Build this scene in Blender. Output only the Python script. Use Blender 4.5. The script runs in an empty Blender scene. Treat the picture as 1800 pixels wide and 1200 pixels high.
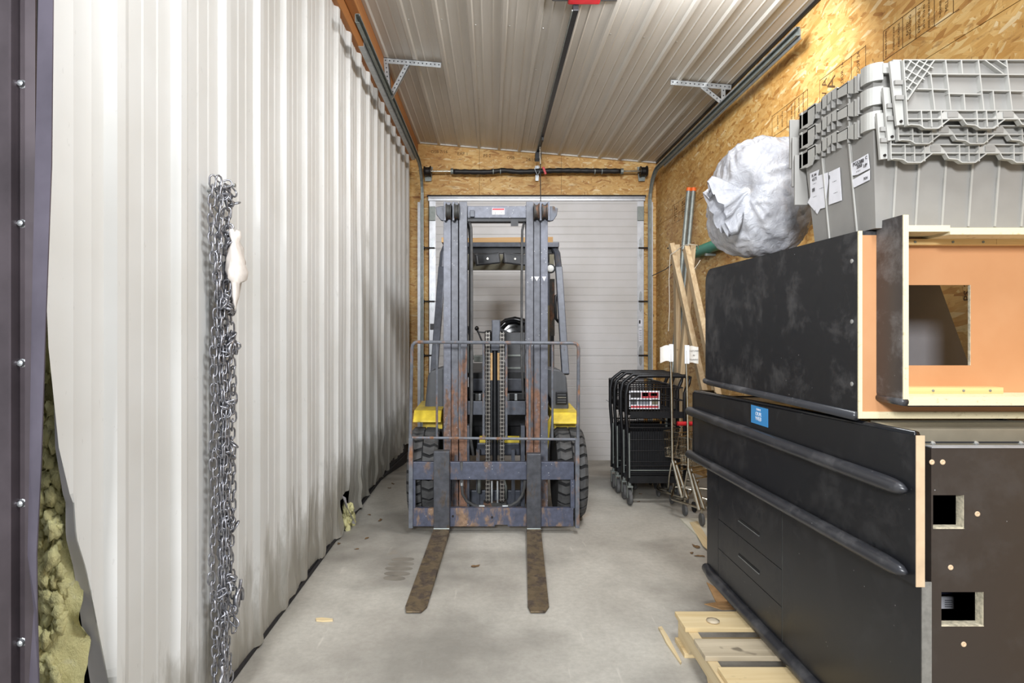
import bpy, bmesh, math, random
from mathutils import Vector, Matrix, noise, Euler
random.seed(7)
PI = math.pi
sc = bpy.context.scene
COL = sc.collection

# ------------------------------------------------------------------ camera, world, lights, exposure
F, CX, CY, CH = 1047.0, 864.0, 578.0, 1.27
cam = bpy.data.cameras.new('camera'); cam_o = bpy.data.objects.new('camera', cam); COL.objects.link(cam_o)
cam_o.location = (0, 0, CH); cam_o.rotation_euler = (PI/2, 0, 0)
cam.sensor_width = 36; cam.lens = 36*F/1800.0
cam.shift_x = (900-CX)/1800.0; cam.shift_y = -(600-CY)/1800.0
cam.clip_start = 0.05; cam.clip_end = 200
sc.camera = cam_o

world = bpy.data.worlds.new('overcast_sky'); sc.world = world; world.use_nodes = True
wn = world.node_tree; bg = wn.nodes['Background']
bg.inputs[0].default_value = (0.90, 0.95, 1.0, 1); bg.inputs[1].default_value = 0.42

def area(name, loc, target, size, size_y, power, col):
    l = bpy.data.lights.new(name, 'AREA'); l.shape = 'RECTANGLE'; l.size = size; l.size_y = size_y
    l.energy = power; l.color = col
    o = bpy.data.objects.new(name, l); COL.objects.link(o); o.location = loc
    d = Vector(target)-Vector(loc); o.rotation_euler = d.to_track_quat('-Z', 'Y').to_euler()
    return o
area('flash_softbox', (-0.9, -2.6, 2.6), (0.35, 5.5, 1.2), 0.7, 0.7, 245, (0.95, 0.97, 1.0))
area('added_fill_left_wall', (0.80, 0.85, 3.0), (-0.94, 1.9, 0.9), 1.0, 0.3, 46, (0.93, 0.965, 1.0))  # fill lamp added out of view to brighten the left wall
area('added_fill_back_door', (1.0, 3.0, 3.08), (0.6, 6.4, 0.4), 1.0, 0.2, 36, (0.95, 0.97, 1.0))  # second added fill, no fixture known, lifts the back door
vs = sc.view_settings
vs.view_transform = 'Standard'; vs.look = 'None'; vs.gamma = 1; vs.use_curve_mapping = False
vs.exposure = 0.32

# ------------------------------------------------------------------ materials
def lin(c):
    return tuple(((v/12.92) if v <= .04045 else ((v+.055)/1.055)**2.4) for v in [x/255.0 for x in c])
M = {}
class NT:
    def __init__(s, name):
        s.m = bpy.data.materials.new(name); s.m.use_nodes = True; s.t = s.m.node_tree
        s.b = s.t.nodes['Principled BSDF']; s.out = s.t.nodes['Material Output']
        M[name] = s.m
    def n(s, typ, **kw):
        nd = s.t.nodes.new(typ)
        for k, v in kw.items():
            if k.startswith('i_'):
                key = k[2:]; key = int(key) if key.isdigit() else key.replace('_', ' ')
                nd.inputs[key].default_value = v
            else: setattr(nd, k, v)
        return nd
    def l(s, a, b): s.t.links.new(a, b)
    def coords(s, scale=(1,1,1), rot=(0,0,0), kind='Object', loc=(0,0,0)):
        tc = s.n('ShaderNodeTexCoord') if kind != 'Position' else s.n('ShaderNodeNewGeometry')
        mp = s.n('ShaderNodeMapping'); mp.inputs['Scale'].default_value = scale; mp.inputs['Rotation'].default_value = rot
        mp.inputs['Location'].default_value = loc
        s.l(tc.outputs[kind], mp.inputs['Vector']); return mp.outputs[0]
    def noise(s, vec, scale, detail=4, rough=.55, dist=0.0):
        nd = s.n('ShaderNodeTexNoise'); s.l(vec, nd.inputs['Vector'])
        nd.inputs['Scale'].default_value = scale; nd.inputs['Detail'].default_value = detail
        nd.inputs['Roughness'].default_value = rough; nd.inputs['Distortion'].default_value = dist
        return nd.outputs['Fac']
    def ramp(s, fac, stops, interp='LINEAR'):
        r = s.n('ShaderNodeValToRGB'); s.l(fac, r.inputs[0]); r.color_ramp.interpolation = interp
        el = r.color_ramp.elements
        while len(el) < len(stops): el.new(0.5)
        for e, (p, c) in zip(el, stops):
            e.position = p; e.color = (c, c, c, 1) if isinstance(c, (int, float)) else (*c[:3], 1)
        return r.outputs[0]
    def mix(s, fac, a, b, mode='MIX'):
        m = s.n('ShaderNodeMix', data_type='RGBA', blend_type=mode)
        for sock, v in ((m.inputs[0], fac), (m.inputs[6], a), (m.inputs[7], b)):
            if hasattr(v, 'is_linked') or hasattr(v, 'links'): s.l(v, sock)
            elif isinstance(v, (int, float)): sock.default_value = v
            else: sock.default_value = (*v[:3], 1)
        return m.outputs[2]
    def math(s, op, a, b=None, c=None):
        m = s.n('ShaderNodeMath', operation=op)
        for i, v in enumerate((a, b, c)):
            if v is None: continue
            if isinstance(v, (int, float)): m.inputs[i].default_value = v
            else: s.l(v, m.inputs[i])
        return m.outputs[0]
    def col(s, v):
        if isinstance(v, tuple): s.b.inputs['Base Color'].default_value = (*v[:3], 1)
        else: s.l(v, s.b.inputs['Base Color'])
    def set(s, rough=.5, metal=0.0, **kw):
        if isinstance(rough, (int, float)): s.b.inputs['Roughness'].default_value = rough
        else: s.l(rough, s.b.inputs['Roughness'])
        s.b.inputs['Metallic'].default_value = metal
        for k, v in kw.items(): s.b.inputs[k.replace('_', ' ')].default_value = v
    def bump(s, h, strength=.3, dist=.01):
        b = s.n('ShaderNodeBump'); b.inputs['Strength'].default_value = strength; b.inputs['Distance'].default_value = dist
        s.l(h, b.inputs['Height']); s.l(b.outputs[0], s.b.inputs['Normal'])

def simple(name, rgb, rough=.5, metal=0.0, var=.12, scale=9, bump=0.0, spec=None, rgb2=None, fine=0.0):
    t = NT(name); c = lin(rgb); v = t.coords(kind='Position')
    n1 = t.noise(v, scale, 5)
    c2 = lin(rgb2) if rgb2 else tuple(x*(1-var*2) for x in c)
    fac = t.ramp(n1, [(.38, 0.0), (.68, 1.0)])
    t.col(t.mix(fac, c, c2)); t.set(rough, metal)
    if spec is not None: t.b.inputs['Specular IOR Level'].default_value = spec
    if bump: t.bump(t.noise(v, scale*8, 3), bump, .004)
    return t

def rusty(name, base, rust, amount=.5, rough=.45, zlow=None, speck=True, metal=.12):
    """painted steel, worn to rust in patches (patches cling to the low, rubbed part if zlow is given)"""
    t = NT(name); v = t.coords(kind='Position', scale=(1, 1, .35))
    n1 = t.noise(v, 14, 8, .68, .3)
    m = n1
    if zlow:
        g = t.n('ShaderNodeNewGeometry'); sp = t.n('ShaderNodeSeparateXYZ'); t.l(g.outputs['Position'], sp.inputs[0])
        mr = t.n('ShaderNodeMapRange'); t.l(sp.outputs['Z'], mr.inputs[0])
        mr.inputs[1].default_value = zlow[0]; mr.inputs[2].default_value = zlow[1]
        mr.inputs[3].default_value = .0; mr.inputs[4].default_value = -.4
        m = t.math('ADD', n1, mr.outputs[0])
    fac = t.ramp(m, [(.62-.3*amount, 0.0), (.72-.3*amount, 1.0)])
    v2 = t.coords(kind='Position')
    c1 = t.mix(t.ramp(t.noise(v2, 30, 5), [(.35, 0.0), (.7, 1.0)]), lin(base), tuple(x*.62 for x in lin(base)))
    c2 = t.mix(t.ramp(t.noise(v2, 45, 5), [(.3, 0.0), (.7, 1.0)]), lin(rust), tuple(x*.45 for x in lin(rust)))
    c = t.mix(fac, c1, c2)
    if speck:
        vo = t.n('ShaderNodeTexVoronoi'); t.l(v2, vo.inputs['Vector']); vo.inputs['Scale'].default_value = 55
        k = t.ramp(vo.outputs['Distance'], [(.0, 1.0), (.10, 1.0), (.13, 0.0)])
        k2 = t.math('MULTIPLY', k, t.ramp(t.noise(v2, 6, 2), [(.54, 0.0), (.6, 1.0)]))
        c = t.mix(k2, c, lin((190, 190, 188)))
    t.col(c); t.set(t.ramp(fac, [(0, rough), (1, .85)]), metal)
    t.bump(t.noise(v2, 160, 3), .15, .002)
    return t

# OSB: three rotated layers of stretched random-coloured strands
def osb(name, plane):
    t = NT(name)
    tc = t.n('ShaderNodeNewGeometry')
    sp = t.n('ShaderNodeSeparateXYZ'); t.l(tc.outputs['Position'], sp.inputs[0])
    cb = t.n('ShaderNodeCombineXYZ')
    t.l(sp.outputs['Y' if plane == 'yz' else 'X'], cb.inputs[0]); t.l(sp.outputs['Z'], cb.inputs[1])
    base = None; hs = None
    for i, (ang, su, sv) in enumerate(((1.5, 20, 60), (.75, 15, 52), (-.45, 16, 56), (.12, 13, 50))):
        mp = t.n('ShaderNodeMapping'); mp.inputs['Rotation'].default_value = (0, 0, ang)
        mp.inputs['Location'].default_value = (i*3.7, i*1.9, 0)
        t.l(cb.outputs[0], mp.inputs[0])
        mp2 = t.n('ShaderNodeMapping'); mp2.inputs['Scale'].default_value = (su, sv, 1); t.l(mp.outputs[0], mp2.inputs[0])
        nz = t.n('ShaderNodeTexNoise'); nz.inputs['Scale'].default_value = 9; t.l(mp.outputs[0], nz.inputs['Vector'])
        av = t.n('ShaderNodeVectorMath', operation='MULTIPLY_ADD'); t.l(nz.outputs['Color'], av.inputs[0])
        av.inputs[1].default_value = (.7, .7, 0); t.l(mp2.outputs[0], av.inputs[2])
        vo = t.n('ShaderNodeTexVoronoi', voronoi_dimensions='2D'); t.l(av.outputs[0], vo.inputs['Vector']); vo.inputs['Scale'].default_value = 1
        sx = t.n('ShaderNodeSeparateColor'); t.l(vo.outputs['Color'], sx.inputs[0])
        cc = t.ramp(sx.outputs[0], [(0, lin((176, 124, 60))), (.12, lin((208, 160, 88))), (.45, lin((218, 174, 104))), (.75, lin((226, 186, 118))), (.93, lin((230, 198, 136))), (1, lin((240, 216, 170)))])
        gr = t.noise(av.outputs[0], 1.0, 3)
        mg = t.n('ShaderNodeMapping'); mg.inputs['Scale'].default_value = (14, 260, 1); t.l(mp.outputs[0], mg.inputs[0])
        grain = t.ramp(t.noise(mg.outputs[0], 1, 3), [(.3, .80), (.7, 1.0)])
        cc = t.mix(1.0, cc, grain, 'MULTIPLY')
        if base is None: base, hs = cc, sx.outputs[0]
        else:
            mk = t.ramp(sx.outputs[1], [(.45, 0.0), (.47, 1.0)])
            base = t.mix(mk, base, cc); hs = t.mix(mk, hs, sx.outputs[0])
    big = t.ramp(t.noise(cb.outputs[0], 2.2, 5, .6), [(.36, (.74, .64, .50)), (.60, (1, 1, 1))])
    base = t.mix(1.0, base, big, 'MULTIPLY')
    # dark bark flecks and reddish knots
    mp = t.n('ShaderNodeMapping'); mp.inputs['Scale'].default_value = (5, 17, 1); mp.inputs['Rotation'].default_value = (0, 0, .3)
    t.l(cb.outputs[0], mp.inputs[0])
    dk = t.ramp(t.noise(mp.outputs[0], 1.6, 6, .7), [(.57, 0.0), (.66, 1.0)])
    base = t.mix(t.math('MULTIPLY', dk, .55), base, lin((122, 72, 26)))
    mp3 = t.n('ShaderNodeMapping'); mp3.inputs['Scale'].default_value = (30, 9, 1); mp3.inputs['Rotation'].default_value = (0, 0, -.5)
    t.l(cb.outputs[0], mp3.inputs[0])
    dk2 = t.ramp(t.noise(mp3.outputs[0], 2, 2), [(.73, 0.0), (.745, 1.0)])
    base = t.mix(t.math('MULTIPLY', dk2, .7), base, lin((70, 45, 20)))
    t.col(base); t.set(.55); t.bump(hs, .22, .002)
    return t
osb('osb_side', 'yz'); osb('osb_back', 'xz')

# ribbed white sheet, with dirt splashed up from the floor
t = NT('white_sheet'); g = t.n('ShaderNodeNewGeometry'); sp = t.n('ShaderNodeSeparateXYZ'); t.l(g.outputs['Position'], sp.inputs[0])
v = t.coords(kind='Position', scale=(1, 2.2, .5)); vf = t.coords(kind='Position')
n1 = t.noise(v, 5, 6, .65)
mr = t.n('ShaderNodeMapRange'); t.l(sp.outputs['Z'], mr.inputs[0])
mr.inputs[1].default_value = .0; mr.inputs[2].default_value = .62; mr.inputs[3].default_value = .42; mr.inputs[4].default_value = -.25
mr2 = t.n('ShaderNodeMapRange'); t.l(sp.outputs['Y'], mr2.inputs[0])
mr2.inputs[1].default_value = 1.3; mr2.inputs[2].default_value = 3.6; mr2.inputs[3].default_value = -.12; mr2.inputs[4].default_value = .17
d = t.math('ADD', t.math('ADD', n1, mr.outputs[0]), mr2.outputs[0])
fac = t.ramp(d, [(.52, 0.0), (.64, .55), (.85, 1.0)])
basec = t.mix(t.ramp(t.noise(vf, 3, 3), [(.3, 0.0), (.7, 1.0)]), lin((223, 223, 221)), lin((214, 213, 209)))
scr = t.ramp(t.noise(t.coords(kind='Position', scale=(1, 3, 1.2)), 22, 3), [(.70, 0.0), (.72, 1.0)])
basec = t.mix(t.math('MULTIPLY', scr, .12), basec, lin((120, 116, 108)))
t.col(t.mix(t.math('MULTIPLY', fac, .8), basec, lin((128, 122, 108)))); t.set(.38)
t.bump(t.noise(vf, 260, 2), .06, .001)

simple('sheet_back', (196, 194, 198), .5, .2, .05)
t = NT('ceiling_sheet'); v = t.coords(kind='Position', scale=(6, .5, 1)); vf = t.coords(kind='Position')
c = t.mix(t.ramp(t.noise(v, 2, 5), [(.3, 0.0), (.7, 1.0)]), lin((206, 202, 194)), lin((192, 187, 178)))
wr = t.ramp(t.noise(vf, 2.4, 5, .7), [(.55, 0.0), (.72, 1.0)])
t.col(t.mix(t.math('MULTIPLY', wr, .35), c, lin((206, 202, 196)))); t.set(.42, .15)

t = NT('concrete'); v = t.coords(kind='Position'); 
n1 = t.noise(v, 1.6, 8, .62, .4); n2 = t.noise(v, 40, 6, .7); n3 = t.noise(t.coords(kind='Position', scale=(5, .6, 1)), 5, 5)
c = t.mix(t.ramp(n1, [(.33, 0.0), (.68, 1.0)]), lin((194, 190, 180)), lin((160, 155, 146)))
c = t.mix(t.ramp(n2, [(.35, 0.0), (.75, .35)]), c, lin((120, 115, 106)))
c = t.mix(t.ramp(n3, [(.66, 0.0), (.74, .45)]), c, lin((208, 203, 192)))
st = t.ramp(t.noise(t.coords(kind='Position', loc=(4.2, 1.3, 0)), .9, 4, .6), [(.48, 0.0), (.64, .62)])
c = t.mix(st, c, lin((108, 104, 97)))
ru = t.ramp(t.noise(t.coords(kind='Position', loc=(9.2, 3.3, 0)), 2.5, 4), [(.66, 0.0), (.78, .4)])
c = t.mix(ru, c, lin((170, 140, 104)))
t.col(c); t.set(t.ramp(n1, [(.3, .42), (.7, .7)])); t.bump(n2, .12, .003)
simple('wet_concrete', (128, 122, 112), .5, 0, .12, 12)

simple('galvanized', (176, 180, 182), .38, .75, .12, 25)
simple('galvanized_dull', (140, 146, 142), .5, .5, .12, 25)
simple('white_track', (200, 202, 206), .4, .5, .1, 15)
simple('chrome', (190, 184, 170), .22, 1.0, .15, 40)
simple('chain_zinc', (176, 177, 184), .33, .85, .25, 60)
simple('chain_steel', (134, 130, 124), .45, .6, .2, 60)
simple('dark_trim', (84, 76, 80), .30, .45, .18, 6)
simple('dark_trim_light', (112, 106, 118), .28, .5, .15, 5)
simple('black_steel', (30, 31, 34), .42, .3, .2, 25)
simple('black_gloss', (20, 21, 24), .16, .0, .1, 8)
simple('black_wire', (26, 26, 29), .4, .3, .1, 40)
simple('rubber', (78, 78, 78), .8, 0, .2, 20, bump=.2)
simple('rubber_dark', (30, 30, 31), .85, 0, .2, 20)
simple('caster_rubber', (92, 92, 92), .7, 0, .2, 30)
simple('grey_plastic', (74, 76, 80), .5, 0, .12, 12, bump=.1)
simple('khaki_panel', (112, 107, 88), .6, 0, .1, 10)
simple('yellow_paint', (222, 196, 62), .42, 0, .12, 14, rgb2=(186, 160, 50))
simple('red_plastic', (190, 32, 40), .35, 0, .1, 20)
simple('orange_plastic', (226, 104, 40), .5, 0, .1, 20)
simple('teal_pipe', (22, 140, 116), .35, 0, .12, 12)
simple('tote_plastic', (143, 141, 137), .5, 0, .05, 10)
simple('tote_plastic_light', (168, 167, 162), .48, 0, .05, 10)
simple('paper', (226, 226, 232), .7, 0, .04, 30)
simple('ink', (38, 34, 34), .8, 0, .05, 30)
simple('osb_ink', (96, 66, 30), .8, 0, .25, 60)
simple('grey_ink', (120, 122, 130), .8, 0, .05, 30)
simple('blue_print', (62, 142, 204), .45, 0, .03, 30)
simple('white_print', (236, 240, 244), .5, 0, .02, 30)
simple('red_print', (176, 52, 60), .6, 0, .1, 90)
simple('flag_cloth', (222, 220, 214), .7, 0, .04, 20)
simple('rag_cloth', (226, 218, 210), .8, 0, .08, 30)
simple('cardboard', (178, 140, 96), .8, 0, .12, 20)
simple('white_board', (206, 202, 186), .6, 0, .1, 10)
simple('string', (206, 200, 186), .8)
simple('screw_metal', (200, 200, 196), .35, .6)
simple('bolt_dark', (36, 32, 30), .5, .4)
simple('dead_leaf', (112, 86, 56), .8, 0, .2, 60)
simple('orange_hardboard', (194, 143, 100), .6, 0, .06, 4, rgb2=(186, 132, 88))
simple('tan_edge', (206, 180, 148), .65, 0, .08, 20)
simple('grey_edge', (126, 124, 118), .8, 0, .12, 70)
simple('chipboard', (214, 204, 178), .9, 0, .25, 90, bump=.6)
simple('channel_tan', (150, 142, 124), .45, .4, .12, 8)
simple('grey_board', (128, 126, 128), .55, 0, .08, 6)
simple('void_dark', (22, 22, 22), .8)
simple('spring_cover', (28, 26, 26), .55, 0, .2, 30)
simple('seal_black', (34, 32, 34), .7)
simple('seal_blue', (42, 46, 70), .7)
simple('galv_hole', (40, 40, 42), .8)
simple('lamp_glass', (226, 228, 226), .15, 0, .05)

t = NT('door_paint'); g = t.n('ShaderNodeNewGeometry'); sp = t.n('ShaderNodeSeparateXYZ'); t.l(g.outputs['Position'], sp.inputs[0])
v = t.coords(kind='Position')
c = t.mix(t.ramp(t.noise(v, 2.2, 4), [(.3, 0.0), (.7, 1.0)]), lin((206, 204, 204)), lin((194, 191, 188)))
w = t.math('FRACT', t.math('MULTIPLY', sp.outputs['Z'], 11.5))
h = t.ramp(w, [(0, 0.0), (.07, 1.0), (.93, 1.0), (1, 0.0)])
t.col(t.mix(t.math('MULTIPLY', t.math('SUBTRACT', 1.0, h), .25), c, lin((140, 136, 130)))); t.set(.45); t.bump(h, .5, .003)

def wood(name, a, b, axis, scale=1.0, knots=True):
    t = NT(name); sc_ = {'x': (1.2, 26, 26), 'y': (26, 1.2, 26), 'z': (26, 26, 1.2)}[axis]
    v = t.coords(kind='Position', scale=tuple(s_*scale for s_ in sc_))
    f = t.ramp(t.noise(v, 1, 5, .6, .8), [(.3, 0.0), (.7, 1.0)])
    c = t.mix(f, lin(a), lin(b))
    if knots:
        k = t.ramp(t.noise(t.coords(kind='Position'), 11, 2), [(.71, 0.0), (.78, .8)])
        c = t.mix(k, c, tuple(x*.35 for x in lin(b)))
    t.col(c); t.set(.65); t.bump(f, .15, .002); return t
wood('pine_x', (222, 202, 160), (196, 170, 122), 'x'); wood('pine_y', (214, 196, 158), (190, 168, 128), 'y')
wood('pine_grey', (202, 188, 162), (160, 146, 122), 'x')
wood('stud_wood', (196, 176, 142), (158, 132, 98), 'z'); wood('beam_wood', (190, 132, 76), (156, 98, 52), 'y', .6)
wood('batten', (226, 196, 140), (206, 170, 112), 'x', 1, False); wood('board_tan', (188, 154, 108), (168, 130, 82), 'x', .8, False)
def plyedge(name, axis):
    t = NT(name); g = t.n('ShaderNodeNewGeometry'); sp = t.n('ShaderNodeSeparateXYZ'); t.l(g.outputs['Position'], sp.inputs[0])
    w = t.math('FRACT', t.math('MULTIPLY', sp.outputs[axis], 230.0))
    f = t.ramp(w, [(.35, 0.0), (.5, 1.0), (.65, 0.0)])
    v = t.coords(kind='Position')
    c = t.mix(t.math('MULTIPLY', f, .6), lin((224, 212, 176)), lin((176, 156, 112)))
    c = t.mix(t.ramp(t.noise(v, 60, 4), [(.6, 0.0), (.75, .7)]), c, lin((150, 130, 92)))
    t.col(c); t.set(.8); t.bump(t.noise(v, 300, 2), .3, .002)
plyedge('plywood_edge_x', 'X'); plyedge('plywood_edge_z', 'Z')

def laminate(name, rgb, rough, dust):
    t = NT(name); v = t.coords(kind='Position')
    sm = t.ramp(t.noise(v, 6, 9, .72, .2), [(.50, 0.0), (.74, 1.0)])
    vo = t.n('ShaderNodeTexVoronoi'); t.l(v, vo.inputs['Vector']); vo.inputs['Scale'].default_value = 38
    sk = t.math('MULTIPLY', t.ramp(vo.outputs['Distance'], [(.0, 1.0), (.05, 1.0), (.07, 0.0)]), t.ramp(t.noise(v, 5, 2), [(.55, 0.0), (.62, 1.0)]))
    c = t.mix(t.math('MULTIPLY', sm, dust), lin(rgb), lin((150, 148, 148)))
    c = t.mix(t.math('MULTIPLY', sk, .5), c, lin((180, 180, 180)))
    t.col(c); t.set(t.ramp(sm, [(0, rough), (1, .6)]))
laminate('black_laminate', (27, 28, 31), .34, .08); laminate('black_laminate_dusty', (26, 27, 30), .36, .26)
laminate('brown_laminate', (54, 47, 42), .38, .05); laminate('scuffed_black', (54, 50, 50), .4, .55)
laminate('bumper_black', (46, 47, 51), .30, .30)

rusty('mast_paint', (98, 101, 112), (134, 106, 90), .42, .42, zlow=(.85, 1.45))
rusty('mast_paint_rusty', (96, 98, 106), (144, 108, 88), .68, .45, zlow=(.85, 1.45))
rusty('carriage_paint', (78, 83, 100), (136, 112, 96), .22, .45)
rusty('carriage_low', (80, 84, 102), (158, 130, 106), .42, .5)
rusty('fork_steel', (78, 80, 86), (96, 84, 72), .3, .42, speck=False, metal=.4)
rusty('fork_blade_steel', (122, 106, 82), (94, 82, 72), .45, .45, speck=False, metal=.4)
rusty('guard_paint', (72, 76, 86), (100, 84, 70), .1, .4, speck=False)
rusty('backrest_paint', (104, 108, 116), (150, 110, 82), .3, .45, speck=False)
rusty('cast_iron', (60, 60, 58), (116, 84, 64), .4, .6, speck=False)

t = NT('insulation'); v = t.coords(kind='Position', scale=(1, 1, .6)); n1 = t.noise(v, 18, 8, .7, .6)
c = t.ramp(n1, [(.2, lin((170, 158, 100))), (.42, lin((222, 214, 156))), (.6, lin((232, 226, 168))), (.8, lin((238, 234, 216)))])
t.col(c); t.set(.95); t.bump(t.noise(v, 90, 5, .8), .9, .01)

t = NT('bag_film'); v = t.coords(kind='Position'); n1 = t.noise(v, 9, 6, .6, 1.5)
t.col(t.mix(t.ramp(n1, [(.35, 0.0), (.7, 1.0)]), lin((212, 213, 218)), lin((180, 182, 190))))
t.set(.26, 0.0); t.b.inputs['Transmission Weight'].default_value = .18; t.b.inputs['IOR'].default_value = 1.3
t.b.inputs['Coat Weight'].default_value = .5; t.b.inputs['Coat Roughness'].default_value = .12
t.b.inputs['Alpha'].default_value = .9
t.bump(t.noise(v, 26, 6, .65, 2.0), .6, .012)

t = NT('clear_tube'); t.col(lin((210, 216, 216))); t.set(.15); t.b.inputs['Transmission Weight'].default_value = .7; t.b.inputs['IOR'].default_value = 1.4

# ------------------------------------------------------------------ helpers
OFF = {}
def px(x, y, Y):
    """point of the place seen at photo pixel (x, y) when it lies Y metres into the room"""
    return Vector(((x-CX)/F*Y, Y, CH-(y-CY)/F*Y))
class MB:
    def __init__(s): s.v = []; s.f = []
    def add(s, vs, fs):
        o = len(s.v); s.v += [Vector(p) for p in vs]; s.f += [tuple(i+o for i in f) for f in fs]; return s
    def box(s, x0, x1, y0, y1, z0, z1):
        if x0 > x1: x0, x1 = x1, x0
        if y0 > y1: y0, y1 = y1, y0
        if z0 > z1: z0, z1 = z1, z0
        return s.add([(x0,y0,z0),(x1,y0,z0),(x1,y1,z0),(x0,y1,z0),(x0,y0,z1),(x1,y0,z1),(x1,y1,z1),(x0,y1,z1)],
              [(0,3,2,1),(4,5,6,7),(0,1,5,4),(1,2,6,5),(2,3,7,6),(3,0,4,7)])
    def prism(s, pts, axis, a, b):
        """polygon pts (2-D) extruded along axis from a to b; axis x: pts=(y,z), y: (x,z), z: (x,y)"""
        n = len(pts)
        def P(p, t): return {'x': (t, p[0], p[1]), 'y': (p[0], t, p[1]), 'z': (p[0], p[1], t)}[axis]
        vs = [P(p, a) for p in pts]+[P(p, b) for p in pts]
        fs = [tuple(range(n))[::-1], tuple(range(n, 2*n))]+[(i, (i+1) % n, n+(i+1) % n, n+i) for i in range(n)]
        return s.add(vs, fs)
    def bar(s, a, b, w, h, up=(0, 0, 1)):
        a = Vector(a); b = Vector(b); d = (b-a).normalized(); up = Vector(up)
        if abs(d.dot(up)) > .98: up = Vector((0, 1, 0))
        sx = d.cross(up).normalized(); sz = sx.cross(d).normalized()
        vs = []
        for p in (a, b):
            for i, j in ((-1,-1),(1,-1),(1,1),(-1,1)): vs.append(p+sx*(i*w/2)+sz*(j*h/2))
        return s.add(vs, [(3,2,1,0),(4,5,6,7),(0,1,5,4),(1,2,6,5),(2,3,7,6),(3,0,4,7)])
    def tube(s, pts, r, n=8, closed=False, caps=True):
        pts = [Vector(p) for p in pts]; m = len(pts); rr = r if isinstance(r, (list, tuple)) else [r]*m
        vs = []; prev = None
        for i, p in enumerate(pts):
            if closed: d = (pts[(i+1) % m]-pts[i-1])
            else: d = pts[min(i+1, m-1)]-pts[max(i-1, 0)]
            d = d.normalized() if d.length > 1e-9 else Vector((0, 0, 1))
            if prev is None:
                u = Vector((0, 0, 1)) if abs(d.z) < .9 else Vector((1, 0, 0))
            else: u = prev
            a = (u-d*u.dot(d)).normalized(); prev = a; b = d.cross(a)
            for k in range(n):
                t_ = 2*PI*k/n; vs.append(p+(a*math.cos(t_)+b*math.sin(t_))*rr[i])
        fs = []
        for i in range(m if closed else m-1):
            j = (i+1) % m
            for k in range(n):
                fs.append((i*n+k, i*n+(k+1) % n, j*n+(k+1) % n, j*n+k))
        if not closed and caps: fs += [tuple(range(n))[::-1], tuple(range((m-1)*n, m*n))]
        return s.add(vs, fs)
    def cyl(s, c, axis, r, L, n=20, r2=None):
        """cylinder centred at c"""
        a = {'x': Vector((1,0,0)), 'y': Vector((0,1,0)), 'z': Vector((0,0,1))}[axis] if isinstance(axis, str) else Vector(axis).normalized()
        c = Vector(c); return s.tube([c-a*L/2, c+a*L/2], [r, r if r2 is None else r2], n)
    def lathe(s, c, axis, prof, n=24):
        """prof: list of (t along axis, r)"""
        a = {'x': Vector((1,0,0)), 'y': Vector((0,1,0)), 'z': Vector((0,0,1))}[axis]
        u = Vector((0,0,1)) if axis != 'z' else Vector((1,0,0)); w = a.cross(u); c = Vector(c)
        m = len(prof); vs = []
        for t_, r in prof:
            for k in range(n):
                q = 2*PI*k/n; vs.append(c+a*t_+(u*math.cos(q)+w*math.sin(q))*r)
        fs = [(i*n+k, i*n+(k+1) % n, (i+1)*n+(k+1) % n, (i+1)*n+k) for i in range(m-1) for k in range(n)]
        fs += [tuple(range(n))[::-1], tuple(range((m-1)*n, m*n))]
        return s.add(vs, fs)
    def mesh(s, name, mat, off=Vector((0,0,0)), smooth=False, bevel=0):
        me = bpy.data.meshes.new(name); me.from_pydata([tuple(p-off) for p in s.v], [], s.f); me.validate()
        bm = bmesh.new(); bm.from_mesh(me)
        bmesh.ops.recalc_face_normals(bm, faces=bm.faces[:])
        if bevel:
            ed = [e for e in bm.edges if len(e.link_faces) == 2 and e.calc_face_angle(0) > .6]
            try: bmesh.ops.bevel(bm, geom=ed, offset=bevel, segments=2, affect='EDGES', profile=.6, clamp_overlap=True)
            except Exception: pass
        bm.to_mesh(me); bm.free()
        if smooth:
            for p in me.polygons: p.use_smooth = True
            if smooth is not True and hasattr(me, 'set_sharp_from_angle'): me.set_sharp_from_angle(angle=smooth)
        me.materials.append(M[mat]); return me
    def build(s, name, mat, parent=None, smooth=False, bevel=0, label=None, cat=None, group=None, kind=None):
        if parent is None:
            # origin at base centre
            xs = [p.x for p in s.v]; ys = [p.y for p in s.v]; zs = [p.z for p in s.v]
            off = Vector(((min(xs)+max(xs))/2, (min(ys)+max(ys))/2, min(zs)))
        else: off = OFF[parent.name]
        o = bpy.data.objects.new(name, s.mesh(name, mat, off, smooth, bevel)); COL.objects.link(o)
        if parent is None: o.location = off
        else: o.parent = parent
        OFF[o.name] = off
        tag(o, label, cat, group, kind); return o
SM = .6
def tag(o, label=None, cat=None, group=None, kind=None):
    if label: o['label'] = label
    if cat: o['category'] = cat
    if group: o['group'] = group
    if kind: o['kind'] = kind
def thing(name, label, cat, loc, group=None, kind=None):
    o = bpy.data.objects.new(name, None); COL.objects.link(o); o.location = loc; o.empty_display_size = .1
    OFF[o.name] = Vector(loc); tag(o, label, cat, group, kind); return o
def piece(name, me, parent, mat4):
    """shared mesh placed at world matrix mat4 under parent (unrotated ancestors)"""
    o = bpy.data.objects.new(name, me); COL.objects.link(o); o.parent = parent
    m = mat4.copy(); m.translation = m.translation-OFF[parent.name]; o.matrix_local = m; OFF[o.name] = OFF[parent.name]; return o
def copy_tree(o, parent=None):
    c = o.copy(); COL.objects.link(c); c.parent = parent
    for ch in list(o.children): copy_tree(ch, c)
    return c
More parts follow.
